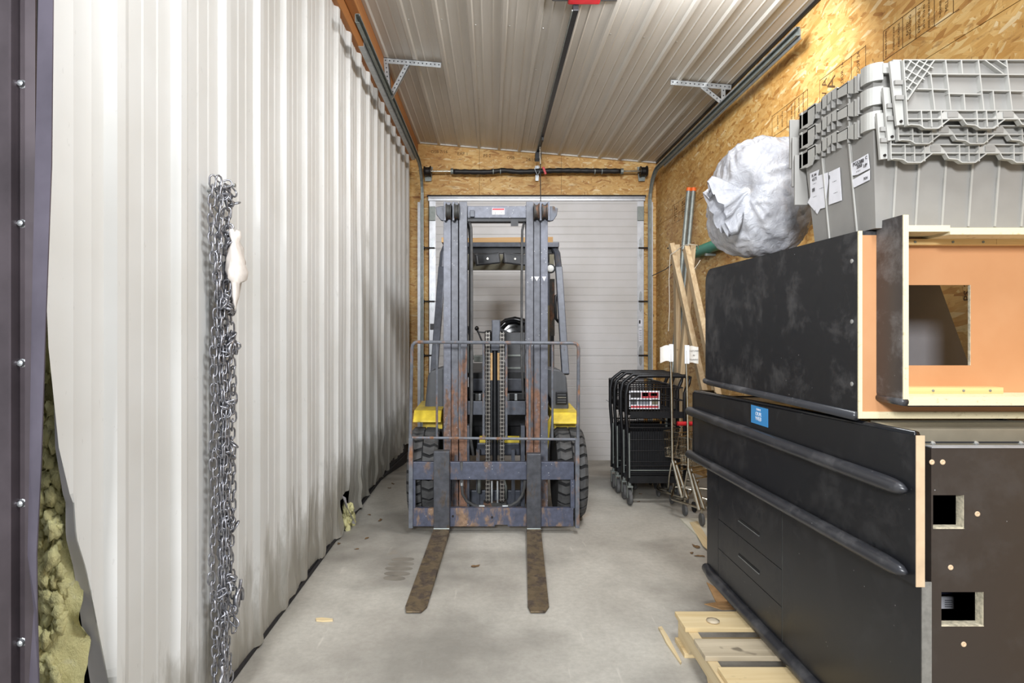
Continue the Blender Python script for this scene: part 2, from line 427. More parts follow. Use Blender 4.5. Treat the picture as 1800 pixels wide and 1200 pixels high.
def text(name, s_, size, loc, rot, mat, parent, extr=.0006, align='CENTER', sx=1.0, label=None):
    cu = bpy.data.curves.new('tmp_text', 'FONT'); cu.body = s_; cu.size = size; cu.extrude = extr; cu.align_x = align; cu.align_y = 'CENTER'
    cu.resolution_u = 2; cu.space_line = .85
    to = bpy.data.objects.new('tmp_text', cu); COL.objects.link(to)
    dg = bpy.context.evaluated_depsgraph_get(); me = bpy.data.meshes.new_from_object(to.evaluated_get(dg))
    bpy.data.objects.remove(to); me.name = name
    Mx = Matrix.Translation(Vector(loc)) @ Euler(rot).to_matrix().to_4x4() @ Matrix.Diagonal((sx, 1, 1, 1))
    me.transform(Matrix.Translation(-OFF[parent.name]) @ Mx)
    me.materials.clear(); me.materials.append(M[mat])
    o = bpy.data.objects.new(name, me); COL.objects.link(o); o.parent = parent; OFF[o.name] = OFF[parent.name]
    if label: o['label'] = label
    return o
def arc(c, r, a0, a1, n, plane='xz'):
    out = []
    for i in range(n+1):
        a = a0+(a1-a0)*i/n; u, w = r*math.cos(a), r*math.sin(a)
        out.append({'xz': (c[0]+u, c[1], c[2]+w), 'yz': (c[0], c[1]+u, c[2]+w), 'xy': (c[0]+u, c[1]+w, c[2])}[plane])
    return out
def rnd(a, b): return random.uniform(a, b)
def grid_panel(mb, xs, zs, holes, y0, y1):
    """slab in the xz plane with rectangular holes, built cell by cell and welded"""
    for i in range(len(xs)-1):
        for k in range(len(zs)-1):
            cx_, cz_ = (xs[i]+xs[i+1])/2, (zs[k]+zs[k+1])/2
            if any(h[0] < cx_ < h[1] and h[2] < cz_ < h[3] for h in holes): continue
            mb.box(xs[i], xs[i+1], y0, y1, zs[k], zs[k+1])
    return mb

# ------------------------------------------------------------------ the shell
YB = 6.83; XR = 1.885; XL = -0.94
def fz(Y): return 0.0 if Y < 5.0 else -.245*min((Y-5.0)/(YB-5.0), 1.0)**1.0
def cz(X): return 3.41-.0844*(X+.84)
f = MB(); ny = [-4, 1.2, 5.0, 5.4, 5.9, 6.4, 7.0]
for i in range(len(ny)-1):
    y0, y1 = ny[i], ny[i+1]; z0, z1 = fz(y0), fz(y1)
    f.add([(-3,y0,z0),(3,y0,z0),(3,y1,z1),(-3,y1,z1),(-3,y0,z0-.15),(3,y0,z0-.15),(3,y1,z1-.15),(-3,y1,z1-.15)],
          [(0,1,2,3),(7,6,5,4),(0,4,5,1),(2,6,7,3),(1,5,6,2),(3,7,4,0)])
floor = f.build('floor', 'concrete', kind='structure')
# oil marks fanned out on the slab beside the left fork
for (x, y, w, a) in ((708, 983, 24, .05), (705, 991, 28, .0), (701, 999, 30, -.03), (698, 1008, 28, -.05), (693, 1016, 24, -.1)):
    Y = F*CH/(y-CY); X = (x-CX)/F*Y; m = MB()
    L = w/F*Y/1.2; pts = [(X+L*math.cos(q)*math.cos(a)-.011*math.sin(q)*math.sin(a), Y+L*math.cos(q)*math.sin(a)+.030*math.sin(q)) for q in [2*PI*k/14 for k in range(14)]]
    m.prism(pts, 'z', .0002, .0009).build('oil_stain', 'wet_concrete', floor)

# right wall: OSB sheets standing side by side, recessed joints between them
wr_ = thing('wall_right', None, None, (XR, 3.6, 0), kind='structure')
ys = [.6, 1.55, 2.77, 3.99, 5.21, 6.43, 6.95]
for a, b in zip(ys[:-1], ys[1:]):
    MB().box(XR, XR+.011, a+.0015, b-.0015, -.3, 2.44).build('osb_sheet', 'osb_side', wr_)
    MB().box(XR, XR+.011, a+.0015, b-.0015, 2.443, 3.35).build('osb_sheet', 'osb_side', wr_)
MB().box(XR+.012, XR+.1, .6, 6.95, -.3, 3.4).build('backing', 'void_dark', wr_)
# mill printing band on the right wall
def wall_line(y0, z0, y1, z1, w=.003):
    MB().bar((XR-.0006, y0, z0), (XR-.0006, y1, z1), .0008, w, up=(0, 0, 1) if abs(z1-z0) < abs(y1-y0) else (0, 1, 0)).build('printed_line', 'osb_ink', wr_)
RT = (PI/2, 0, -PI/2)
def wtext(s_, size, y, z, rotz=0, sx=1.0):
    # letters on the plane x=XR facing -x; rotz turns them in the plane
    R = Euler((PI/2, 0, -PI/2)).to_matrix() @ Matrix.Rotation(rotz, 3, 'Z')
    text('printed_text', s_, size, (XR-.0008, y, z), R.to_euler(), 'osb_ink', wr_, .0003, sx=sx)
for z in (2.558, 2.70):
    wall_line(2.40, z, 2.865, z); wall_line(3.00, z-.005, 3.42, z-.005); wall_line(3.55, z-.003, 4.0, z-.003)
for y in (2.865, 2.73, 2.645, 2.535, 2.43, 3.00, 3.12, 3.42, 3.55, 3.80, 4.0): wall_line(y, 2.558, y, 2.70)
for (s_, sz, y) in (('THIS SIDE DOWN', .016, 2.845), ('STRENGTH AXIS', .015, 2.79), ('PANEL GRADE', .017, 2.755), ('RATED\nSHEATHING', .020, 2.69),
                    ('EXPOSURE 1', .020, 2.625), ('24/16  7/16 IN', .018, 2.595), ('SIZED FOR SPACING', .014, 2.565), ('THICKNESS 0.418', .014, 2.50),
                    ('MILL 422', .024, 2.465), ('ROOF 24', .032, 3.06), ('FLOOR 16', .032, 3.20), ('A', .11, 3.30), ('V A', .07, 3.37),
                    ('WALL SHEATHING', .017, 3.60), ('SUBFLOOR', .024, 3.65), ('CONFORMS TO', .016, 3.70), ('PS2 GRADE', .022, 3.74), ('SPACE 1/8 IN', .018, 3.86), ('AT JOINTS', .02, 3.92)):
    wtext(s_, sz, y, 2.63, PI/2)
for y in (4.25, 4.4, 4.55): wtext('VVA', .05, y, 2.60, PI/2)
for z in (2.36, 2.55): wall_line(5.5, z-.0, 6.2, z-.0, .003)
for y in (5.5, 5.75, 6.0, 6.2): wall_line(y, 2.36, y, 2.55)
for y in (5.6, 5.85, 6.1): wtext('OOSB\n7/16', .06, y, 2.455, PI/2)
for y, s_ in ((1.95, 'OSB 2'), (2.1, '7/16'), (2.25, 'EXP 1'), (2.36, 'PS 2')): wtext(s_, .045, y, 1.42, PI/2)

# back wall
wb = thing('wall_back', None, None, (.5, YB, 0), kind='structure')
DX0, DX1, DZT = -.72, 1.745, 2.775
for (a, b, z0, z1) in ((XL-.02, -.722, -.3, 2.44), (XL-.02, -.14, 2.78, 3.45), (-.137, .80, 2.78, 3.45), (.803, XR, 2.78, 3.45), (1.747, XR, -.3, 2.778), (XL-.02, -.722, 2.443, 2.778)):
    MB().box(a, b, YB, YB+.012, z0, z1).build('osb_sheet', 'osb_back', wb)
MB().box(-1.3, 2.0, YB+.2, YB+.3, -.4, 3.5).build('backing', 'void_dark', wb)
for i, (x, s_) in enumerate(((-.6, 'OSB 7/16'), (-.33, 'EXP 1'), (-.05, 'PS 2'), (.22, 'OSB'), (.45, '24/16'))):
    text('printed_text', s_, .05, (x, YB-.0008, cz(x)-.09), (PI/2, 0, 0), 'osb_ink', wb, .0003)
text('printed_text', 'IP4', .05, (1.835, YB-.0008, 1.42), (PI/2, 0, 0), 'osb_ink', wb, .0003)

# ceiling of ribbed metal
c = MB(); prof = []; x0 = -.6-.2286*2
k = x0
while k < XR+.1:
    prof += [(k-.022, 0), (k-.012, .017), (k+.012, .017), (k+.022, 0)]
    for q in (.076, .152): prof += [(k+q-.008, 0), (k+q, .004), (k+q+.008, 0)]
    k += .2286
prof = [p for p in prof if -1.02 < p[0] < XR+.02]
prof = [(-1.02, 0)]+prof+[(XR+.02, 0)]
n = len(prof); rows = [.7, 3.25, 3.252, YB+.2]
for j, Y in enumerate(rows):
    dz = .004 if j >= 2 else 0
    c.v += [Vector((p[0], Y, cz(p[0])-p[1]-dz)) for p in prof]
for j in range(len(rows)-1):
    for i in range(n-1): c.f.append((j*n+i, j*n+i+1, (j+1)*n+i+1, (j+1)*n+i))
ceiling = thing('ceiling', None, None, (.45, 3.6, cz(.45)), kind='structure')
c.build('ribbed_sheet', 'ceiling_sheet', ceiling)
MB().prism([(-1.3, cz(-1.3)+.03), (2.2, cz(2.2)+.03), (2.2, cz(2.2)+.2), (-1.3, cz(-1.3)+.2)], 'y', .5, 7.2).build('light_block_slab', 'void_dark', ceiling)  # unseen slab added above the sheet to block sky light
sm_ = MB().lathe((0,0,0), 'z', [(-.006, .002), (-.005, .006), (0, .008)], 8).mesh('screw', 'screw_metal')
for Y in (3.16, 3.32, 4.05, 4.7, 5.35, 6.0):
    x = -.6
    while x < XR-.05:
        if not (.44 < x+.03 < .58): piece('screw', sm_, ceiling, Matrix.Translation((x+.034, Y+rnd(-.02, .02), cz(x+.03)-.001)))
        x += .2286
# trim under the ceiling edge
MB().prism([(-.84, cz(-.84)-.018), (XR, cz(XR)-.018), (XR, cz(XR)+.002), (-.84, cz(-.84)+.002)], 'y', YB-.03, YB-.012).build('trim_1', 'ceiling_sheet', kind='structure')
MB().box(XR-.012, XR-.001, .8, YB-.04, cz(XR)-.03, cz(XR)-.005).build('trim_2', 'bolt_dark', kind='structure')
# timber beams over the left wall
MB().box(-1.0, -.905, .7, YB-.002, 3.20, 3.40).build('trim_3', 'beam_wood', kind='structure', bevel=.004)
MB().box(-.902, -.842, .7, YB-.002, 3.285, 3.395).build('trim_4', 'beam_wood', kind='structure', bevel=.004)

# left wall: ribbed white sheet, dented along its foot
wl = thing('wall_left', None, None, (XL, 3.6, 0), kind='structure')
def edgeY(z):
    T = [(-.1, 1.66), (.0, 1.62), (.40, 1.46), (.715, 1.378), (.80, 1.345), (.88, 1.338), (.956, 1.302), (1.28, 1.257), (2.0, 1.262), (3.4, 1.285)]
    for (a, b), (c_, d_) in zip(T[:-1], T[1:]):
        if a <= z <= c_: return b+(d_-b)*(z-a)/(c_-a)
    return 1.28
prf = []
# (Y, outward depth, base hardness)
ribs = [1.443+.3013*i for i in range(19)]
prf += [(1.22, 0), (1.25, 0), (1.28, 0), (1.30, 0), (1.32, 0), (1.335, .003), (1.35, 0), (1.38, 0), (1.395, .003), (1.41, 0)]
for r in ribs:
    prf += [(r, 0), (r+.018, .022), (r+.048, .024), (r+.075, .012), (r+.100, 0)]
    prf += [(r+.155, 0), (r+.162, .003), (r+.169, 0), (r+.225, 0), (r+.232, .003), (r+.239, 0)]
prf = [p for p in prf if p[0] < YB+.1]
zs = [0.0]
while zs[-1] < .9: zs.append(zs[-1]+.022)
while zs[-1] < 3.2: zs.append(min(zs[-1]+.11, 3.215))
vsl = []; fsl = []
for iz, z in enumerate(zs):
    for (Y, dd) in prf:
        dent = max(0, 1-z/.55)**1.5
        far = min(max((Y-2.0)/2.2, 0), 1)
        nz = noise.noise(Vector((Y*3.1, z*2.3, 1.7))); nz2 = noise.noise(Vector((Y*9, z*7, 4.1)))
        ridge = 1-abs(noise.noise(Vector((Y*5.5, z*4.2, 9.3))))*2
        x = XL+dd*(1-.35*dent)+dent*(far*.05*nz+.024*nz2*(.3+far)+.02*far*(ridge-.5))
        x += .003*noise.noise(Vector((Y*1.2, z*1.4, 0)))*min(far+.2, 1)
        if 3.9 < Y < 4.5 and z < 2: x += .012*math.sin((z)/2*PI)*math.exp(-((Y-4.2)/.15)**2)
        Yv = Y+.018*dent*far*noise.noise(Vector((Y*2.2, z*5, 6.6)))
        Ye = edgeY(z)
        Yv = max(Yv, Ye)
        zz = z
        if iz == 0: zz = .012+.03*far*abs(noise.noise(Vector((Y*6, 2.2, .5))))+ (0.0 if Y < 5 else -.02)
        if iz == len(zs)-1: zz = 3.20+ (.0)
        vsl.append(Vector((x, Yv, zz)))
n = len(prf)
holes = set()
for iz in range(len(zs)-1):
    for i in range(n-1):
        Ym = (prf[i][0]+prf[i+1][0])/2; zm = (zs[iz]+zs[iz+1])/2
        if 3.685 < Ym < 3.90 and .03 < zm < .22 and (Ym-3.685)/.2 > (zm-.05)/.45: continue   # torn opening
        fsl.append((iz*n+i, iz*n+i+1, (iz+1)*n+i+1, (iz+1)*n+i))
m = MB(); m.v = vsl; m.f = fsl; m.build('ribbed_sheet', 'white_sheet', wl, smooth=.2)
# returned edge of the sheet, curling open towards the foot
m = MB(); rowz = [z for z in zs if z < 1.15]; q = 6
for z in rowz:
    w = .075*max(0, 1-z/1.15)**.8; Ye = edgeY(z)
    for j in range(q+1):
        a = j/q*1.25
        m.v.append(Vector((XL-w*math.sin(a)*.8-.0005, Ye-w*(1-math.cos(a))*.25+.001*j, z)))
for i in range(len(rowz)-1):
    for j in range(q): m.f.append((i*(q+1)+j, i*(q+1)+j+1, (i+1)*(q+1)+j+1, (i+1)*(q+1)+j))
m.build('curled_flange', 'sheet_back', wl, smooth=True)
MB().box(-1.3, -1.09, 1.5, YB+.1, -.3, 3.4).build('backing', 'void_dark', wl)
# torn flap folded out at the hole
m = MB(); pts = [(-.928, 3.70, .235), (-.90, 3.73, .15), (-.87, 3.76, .07), (-.865, 3.79, .03), (-.90, 3.80, .03), (-.915, 3.79, .10), (-.925, 3.78, .2)]
m.v = [Vector(p) for p in pts]+[Vector(p)+Vector((-.002, .004, 0)) for p in pts]
m.f = [tuple(range(7)), tuple(range(7, 14))[::-1]]+[(i, (i+1) % 7, 7+(i+1) % 7, 7+i) for i in range(7)]
m.build('torn_flap', 'sheet_back', wl)
MB().prism([(1.66, .0), (5.0, .0), (YB, -.25), (YB, .02), (1.66, .02)], 'x', XL-.02, XL-.004).build('baseboard_left', 'seal_black', kind='structure')
MB().tube([(XL+.002, 1.7, .006), (XL+.004, 3.2, .008), (XL+.006, 5.0, .01), (XL, YB, -.12)], .009, 6).build('baseboard_left', 'seal_black', kind='structure')

def tuft(name, box_, n_, r, parent=None, seed=0, **kw):
    random.seed(seed); m = MB()
    for _ in range(n_):
        cx_, cy_, cz_ = rnd(*box_[0]), rnd(*box_[1]), rnd(*box_[2]); rr = rnd(r*.6, r*1.3)
        U, V = 9, 6; vs = []
        for i in range(V+1):
            th = PI*i/V
            for j in range(U):
                ph = 2*PI*j/U; d = Vector((math.sin(th)*math.cos(ph), math.sin(th)*math.sin(ph), math.cos(th)))
                q = 1+.9*noise.noise(d*3.1+Vector((cx_*31, cy_*17, cz_*13)))
                vs.append(Vector((cx_, cy_, cz_))+Vector((d.x*rr*q, d.y*rr*q, d.z*rr*q*1.7)))
        m.add(vs, [(i*U+j, i*U+(j+1) % U, (i+1)*U+(j+1) % U, (i+1)*U+j) for i in range(V) for j in range(U)])
    return m.build(name, 'insulation', parent, smooth=True, **kw)
ins = thing('insulation_batt', 'yellow glass wool insulation bulging from the open left wall end', 'insulation', (-1.03, 1.4, 0), kind='stuff')
m = MB(); zz_ = [i*.012 for i in range(150)]; uu = [i/22 for i in range(23)]
for z in zz_:
    for u in uu:
        X = -1.12+u*.165; Yf = 1.40-.05*math.sin(u*PI)+.035*noise.noise(Vector((X*20, z*6, 3)))+.020*noise.noise(Vector((X*80+3*noise.noise(Vector((X*9, z*9, 0))), z*9, 8)))+.010*noise.noise(Vector((X*190, z*26, 2)))
        m.v.append(Vector((X, Yf, z)))
nu = len(uu)
for i in range(len(zz_)-1):
    for j in range(nu-1): m.f.append((i*nu+j, i*nu+j+1, (i+1)*nu+j+1, (i+1)*nu+j))
m.build('batt_face', 'insulation', ins, smooth=True, kind='stuff')
tuft('loose_wool', ((-1.03, -.975), (1.335, 1.365), (.1, 1.25)), 150, .011, ins, 3, kind='stuff')
tuft('insulation_tuft', ((-.93, -.895), (3.75, 3.87), (.01, .13)), 26, .018, None, 5, label='tuft of yellow insulation spilling from the torn foot of the ribbed wall', cat='insulation', kind='stuff')

# dark metal trim at the doorway, left edge
tr = thing('door_jamb_flashing', 'dark bronze metal corner flashing with screws at the left doorway edge', 'flashing', (-1.1, 1.2, 0))
def X12(x): return (x-CX)/F*1.2
P_ = [(X12(-120), 1.2), (X12(18), 1.2), (X12(21), 1.192), (X12(25), 1.192), (X12(27), 1.212), (X12(37), 1.212), (X12(41), 1.204), (X12(58), 1.206)]
P_ = P_+[(p[0], p[1]+.004) for p in P_[::-1]]
MB().prism(P_, 'z', 0.0, 3.3).build('folded_sheet', 'dark_trim', tr)
# outer strip whose free edge tapers and flares
m = MB(); T = [(3.3, 64, 99), (1.95, 64, 95), (1.60, 58, 92), (1.29, 52, 82), (1.0, 48, 74), (.82, 44, 66), (.70, 56, 67), (.55, 47, 70), (.35, 45, 66), (.0, 38, 62)]
for z, a, b in T:
    m.v += [Vector((X12(a), 1.205, z)), Vector((X12(b), 1.197, z)), Vector((X12(b), 1.200, z)), Vector((X12(a), 1.208, z))]
for i in range(len(T)-1):
    for j in range(4): m.f.append((i*4+j, i*4+(j+1) % 4, (i+1)*4+(j+1) % 4, (i+1)*4+j))
m.f += [(0, 1, 2, 3), tuple(range(len(T)*4-4, len(T)*4))]
m.build('edge_strip', 'dark_trim_light', tr, label='paler flat edge strip')
MB().box(-1.0, -.996, 1.210, 1.28, 0.0, 3.3).build('return_leg', 'dark_trim', tr)
sm2 = MB().lathe((0, 0, 0), 'y', [(-.008, .002), (-.006, .006), (0, .007), (.001, .009)], 10).mesh('screw', 'galvanized')
for y in (148, 393, 638, 884, 1128):
    z = CH-(y-CY)/F*1.212; piece('screw', sm2, tr, Matrix.Translation((X12(31), 1.211, z)))

# ------------------------------------------------------------------ sectional overhead door at the back
dr = thing('door_1', None, None, (.5, YB, fz(YB)), kind='structure')
zb = -.245
secs = [(-.235, .365), (.365, .970), (.970, 1.583), (1.583, 2.190), (2.190, 2.755)]
for z0, z1 in secs:
    MB().box(DX0+.01, DX1-.01, YB-.045, YB-.005, z0+.0008, z1-.0008).build('door_section', 'door_paint', dr, bevel=.002)
MB().box(DX0+.01, DX1-.01, YB-.05, YB+.0, -.27, -.235).build('bottom_seal', 'seal_blue', dr)
MB().box(DX0-.015, DX1+.02, YB-.03, YB+.02, 2.778, 2.80).build('top_seal', 'seal_black', dr)
MB().box(DX0+.0, DX1-.0, YB-.07, YB-.046, 2.725, 2.772).build('top_rail', 'white_track', dr, bevel=.003)
MB().box(DX0+.0, DX1-.0, YB-.075, YB-.046, 2.752, 2.758).build('rail_lip', 'galv_hole', dr)
for sx_, xa in ((-1, DX0+.012), (1, DX1-.085)):
    for z0, z1 in secs:
        MB().box(xa, xa+.072, YB-.05, YB-.044, z0+.006, z1-.006).build('end_stile', 'white_track', dr)
    for z in (.365, .97, 1.583, 2.19):
        cx_ = xa+.036
        hg = MB().prism([(cx_-.016, z-.09), (cx_, z-.12), (cx_+.016, z-.09), (cx_+.02, z), (cx_+.016, z+.09), (cx_, z+.12), (cx_-.016, z+.09), (cx_-.02, z)], 'y', YB-.056, YB-.05).build('hinge', 'galvanized', dr, label='pale steel leaf hinge')
        xe = cx_+.095*sx_ if sx_ < 0 else cx_+.095
        MB().cyl(((cx_+xe)/2, YB-.068, z), 'x', .009, abs(xe-cx_)+.05, 10).build('roller_stem', 'bolt_dark', hg)
        MB().cyl((xe, YB-.068, z), 'x', .021, .012, 14).build('roller', 'black_steel', hg)
    MB().box(xa-.0, xa+.07, YB-.075, YB-.05, 2.50, 2.66).build('top_bracket', 'galvanized_dull', dr, bevel=.003)
MB().box(DX1-.072, DX1-.03, YB-.053, YB-.050, 1.30, 1.38).build('warning_label', 'paper', dr)
MB().box(DX1-.068, DX1-.05, YB-.0535, YB-.0525, 1.33, 1.37).build('label_print', 'ink', dr)
MB().box(DX1-.068, DX1-.034, YB-.054, YB-.050, 1.13, 1.28).build('warning_label', 'paper', dr)
for i in range(6): MB().box(DX1-.064, DX1-.038, YB-.0545, YB-.0538, 1.15+i*.02, 1.157+i*.02).build('label_print', 'grey_ink', dr)
MB().box(DX0+.02, DX0+.07, YB-.053, YB-.050, 1.26, 1.33).build('warning_label', 'grey_plastic', dr)

# jamb angles, vertical tracks, horizontal tracks
def track(sx_, Xt, Zt, Yend, name_lbl):
    tk = thing('door_track', name_lbl, 'door track', (Xt, 6.7, fz(6.7)))
    Yv = 6.70; R = .34
    path = [(Xt, Yv, fz(6.7)), (Xt, Yv, Zt-R)]+[(Xt, Yv-R+R*math.cos(a), Zt-R+R*math.sin(a)) for a in [PI/2*i/8 for i in range(1, 9)]]+[(Xt, Yend, Zt)]
    # C-channel opening towards the doorway: three thin strips swept along the path
    def sweep(dx0, dx1, dn0, dn1):
        m = MB(); P = [Vector(p) for p in path]
        for i, p in enumerate(P):
            d = (P[min(i+1, len(P)-1)]-P[max(i-1, 0)]).normalized(); nrm = Vector((0, -d.z, d.y))
            for (dx, dn) in ((dx0, dn0), (dx1, dn0), (dx1, dn1), (dx0, dn1)): m.v.append(p+Vector((dx, 0, 0))+nrm*dn)
        for i in range(len(P)-1):
            for j in range(4): m.f.append((i*4+j, i*4+(j+1) % 4, (i+1)*4+(j+1) % 4, (i+1)*4+j))
        m.f += [(3, 2, 1, 0), tuple(range(len(P)*4-4, len(P)*4))]
        return m
    o = sx_
    m = sweep(o*.0, o*.003, -.026, .026)
    for a, b in ((-.026, -.023), (.023, .026)):
        k = sweep(-o*.022, o*.003, a, b); m.add(k.v, k.f)
    m.build('channel', 'galvanized_dull', tk)
    sweep(-o*.024, -o*.020, -.026, -.014).build('rolled_lip', 'galvanized', tk)
    # stiffening angle along the level run
    m = ys_ = Yend+(.25 if o < 0 else .0)
    m = MB(); m.box(Xt+o*.004, Xt+o*.007, ys_, 6.2, Zt-.045, Zt+.012); m.box(Xt+o*.004, Xt+o*(.04 if o < 0 else .012), ys_, 6.2, Zt-.047, Zt-.044)
    m.build('stiffening_angle', 'galvanized', tk)
    return tk
tl = track(-1, -.79, 3.075, 3.46, 'galvanised steel overhead door track running along the left wall')
tR = track(1, 1.79, 3.0, 3.46, 'galvanised steel overhead door track running along the chipboard wall')
bm_ = MB().cyl((0, 0, 0), 'x', .008, .012, 8).mesh('bolt', 'bolt_dark')
for (Xt, s_) in ((-.79, -1), (1.79, 1)):
    par = tl if s_ < 0 else tR
    MB().box(Xt+s_*.008, Xt+s_*.012, 6.69, 6.815, fz(6.7), 2.72).build('jamb_angle', 'white_track', par, label='flat pale vertical jamb angle')
    MB().box(Xt+s_*.012, Xt+s_*.055, 6.805, 6.809, fz(6.7), 2.72).build('jamb_flange', 'white_track', par)
    for z in (.05, .5, 1.03, 1.55, 2.1, 2.5): piece('bolt', bm_, par, Matrix.Translation((Xt-s_*.0, 6.72, z)))
# perforated hangers
def hanger(xa, xb, za, zb_, Y, sa, ta, sb, tb, lbl):
    h = thing('track_hanger', lbl, 'bracket', ((xa+xb)/2, Y, za))
    hole = MB().cyl((0, 0, 0), 'y', .0055, .0012, 8).mesh('slot', 'galv_hole')
    def perf(a, b, name, w=.035):
        a = Vector(a); b = Vector(b)
        p = MB().bar(a, b, .0035, w, up=(0, 1, 0) if abs((b-a).normalized().z) > .7 else (0, 0, 1))
        d = (b-a).normalized()
        m = MB(); side = Vector((-d.z, 0, d.x))
        vs = [a+side*w/2, b+side*w/2, b-side*w/2, a-side*w/2]
        m.add(vs+[v_+Vector((0, .003, 0)) for v_ in vs], [(0,1,2,3),(7,6,5,4),(0,4,5,1),(1,5,6,2),(2,6,7,3),(3,7,4,0)])
        vs2 = [a+side*w/2, b+side*w/2]; m.add([vs2[0], vs2[1], vs2[1]+Vector((0,.03,0)), vs2[0]+Vector((0,.03,0)), vs2[0]-side*.003, vs2[1]-side*.003, vs2[1]-side*.003+Vector((0,.03,0)), vs2[0]-side*.003+Vector((0,.03,0))], [(0,1,2,3),(7,6,5,4),(0,4,5,1),(1,5,6,2),(2,6,7,3),(3,7,4,0)])
        o = m.build(name, 'galvanized', h)
        n_ = int((b-a).length/.032)
        for i in range(n_):
            q = a+d*((i+.5)*(b-a).length/n_); piece('slot', hole, o, Matrix.Translation(q+Vector((0, -.0006, 0))))
    perf((xa, Y, za), (xb, Y, zb_), 'top_angle', .042)
    perf(sa, ta, 'strut', .036); perf(sb, tb, 'strut', .036)
hanger(-.875, -.395, 3.37, 3.33, 4.65, (-.825, 4.652, 3.36), (-.80, 4.652, 3.09), (-.655, 4.656, 3.345), (-.795, 4.656, 3.08), 'perforated galvanised hanger bracket above the left door track')
hanger(1.39, 1.86, 3.185, 3.145, 4.62, (1.635, 4.626, 3.155), (1.79, 4.626, 3.03), (1.80, 4.622, 3.14), (1.80, 4.622, 3.02), 'perforated galvanised hanger bracket above the right door track')

# torsion spring shaft
tsn = thing('torsion_shaft', 'steel torsion shaft with black covered spring above the white door', 'spring', (.5, 6.72, 3.05))
zs_ = CH+(CY-301)/F*6.7
MB().cyl((.5, 6.70, zs_), 'x', .012, 2.50, 12).build('shaft', 'chrome', tsn, smooth=SM)
pts = [];
for i in range(60):
    u = i/59; X = -.43+u*1.88; dz = .018*math.exp(-((u-.30)/.06)**2)-.006*math.sin(u*5)+.012*math.exp(-((u-.62)/.2)**2)
    pts.append((X, 6.70, zs_+dz-.004))
MB().tube(pts, [.029+.003*math.sin(i*1.9) for i in range(60)], 12).build('spring_cover', 'spring_cover', tsn, smooth=True)
for X in (-.445, 1.465): MB().cyl((X, 6.70, zs_), 'x', .033, .03, 14).build('winding_cone', 'galvanized_dull', tsn, smooth=SM)
for X in (.02, .10, 1.16, 1.24): MB().cyl((X, 6.70, zs_-.002), 'x', .0335, .01, 14).build('clamp_band', 'galvanized_dull', tsn)
for X in (-.72, 1.71):
    MB().lathe((X, 6.70, zs_), 'x', [(-.04, .03), (-.04, .055), (-.032, .058), (-.02, .045), (.02, .045), (.03, .062), (.04, .06), (.04, .03)], 20).build('cable_drum', 'bolt_dark', tsn, smooth=SM)
    MB().prism([(X-.035, zs_-.09), (X+.035, zs_-.09), (X+.05, zs_+.07), (X-.05, zs_+.07)], 'y', 6.78, 6.79).build('end_plate', 'galvanized_dull', tsn)
MB().prism([(.50, zs_-.09), (.535, zs_-.09), (.54, zs_+.08), (.495, zs_+.08)], 'y', 6.765, 6.775).build('centre_bracket', 'galvanized', tsn)
MB().tube([(.517, 6.66, zs_+.055), (.48, 6.66, zs_+.02), (.517, 6.66, zs_-.06), (.552, 6.66, zs_+.02)], .005, 6, closed=True).build('u_bolt', 'galvanized', tsn)

# opener rail, head, cord
op = thing('door_opener', 'black ceiling rail of the door opener leading to a red and grey head', 'door opener', (.51, 5, 3.2))
MB().box(.495, .53, 3.62, 6.60, 3.205, 3.245).build('rail', 'black_steel', op, bevel=.003)
MB().box(.488, .494, 3.62, 6.60, 3.20, 3.21).build('rail_lip', 'galvanized_dull', op)
MB().box(.48, .545, 6.5, 6.62, 3.13, 3.20).build('header_bracket', 'black_steel', op)
MB().box(.36, .76, 3.36, 3.60, 3.245, 3.285).build('motor_cover', 'grey_plastic', op, bevel=.015, label='grey motor housing cropped by the top edge')
MB().box(.46, .655, 3.34, 3.615, 3.235, 3.27).build('red_cap', 'red_plastic', op, bevel=.01, label='bright red cap')
MB().box(.505, .525, 6.0, 6.05, 3.17, 3.203).build('trolley', 'black_steel', op)
cd = thing('release_cord', 'thin dark pull cord with red handle hanging from the opener rail', 'cord', (.52, 6.3, 2.5))
MB().tube([(.516, 6.32, 3.20), (.518, 6.32, 3.0), (.52, 6.32, 2.77), (.522, 6.32, 2.60)], .005, 6).build('cord', 'bolt_dark', cd)
MB().tube([(.513, 6.318, 3.2), (.514, 6.318, 3.1), (.518, 6.318, 3.02)], .008, 6).build('link_rod', 'chrome', cd)
MB().prism([(.535, 2.985), (.56, 2.99), (.585, 2.915), (.565, 2.905)], 'y', 6.31, 6.33).build('pull_handle', 'red_plastic', cd, bevel=.004)

# ------------------------------------------------------------------ forklift
FK = thing('forklift', 'grey and yellow forklift with rusty mast parked before the white door', 'forklift', (.035, 4.6, 0))
def fb(name, mat, x0, x1, y0, y1, Ya, Yb, parent=None, bevel=0, label=None, smooth=False):
    """box whose near face fills photo rectangle x0..x1, y0..y1 at depth Ya, reaching back to Yb"""
    a = px(x0, y1, Ya); b = px(x1, y0, Ya)
    return MB().box(a.x, b.x, Ya, Yb, a.z, b.z).build(name, mat, parent or FK, bevel=bevel, label=label, smooth=smooth)
YC = 3.70   # carriage plane
fb('carriage_bar', 'carriage_paint', 724, 1009, 812, 843, YC, YC+.035, bevel=.003, label='upper carriage bar')
a = px(724, 925, YC); b = px(1008, 893, YC)
MB().prism([(a.x, a.z), (.02, a.z), (.02, a.z+.01), (.10, a.z+.01), (.10, a.z), (b.x, a.z), (b.x, b.z), (a.x, b.z)], 'y', YC, YC+.035).build('carriage_bar', 'carriage_low', FK, bevel=.002, label='lower carriage bar')
fb('side_plate', 'carriage_paint', 724, 730, 843, 893, YC, YC+.03); fb('side_plate', 'carriage_paint', 1003, 1010, 843, 893, YC, YC+.03)
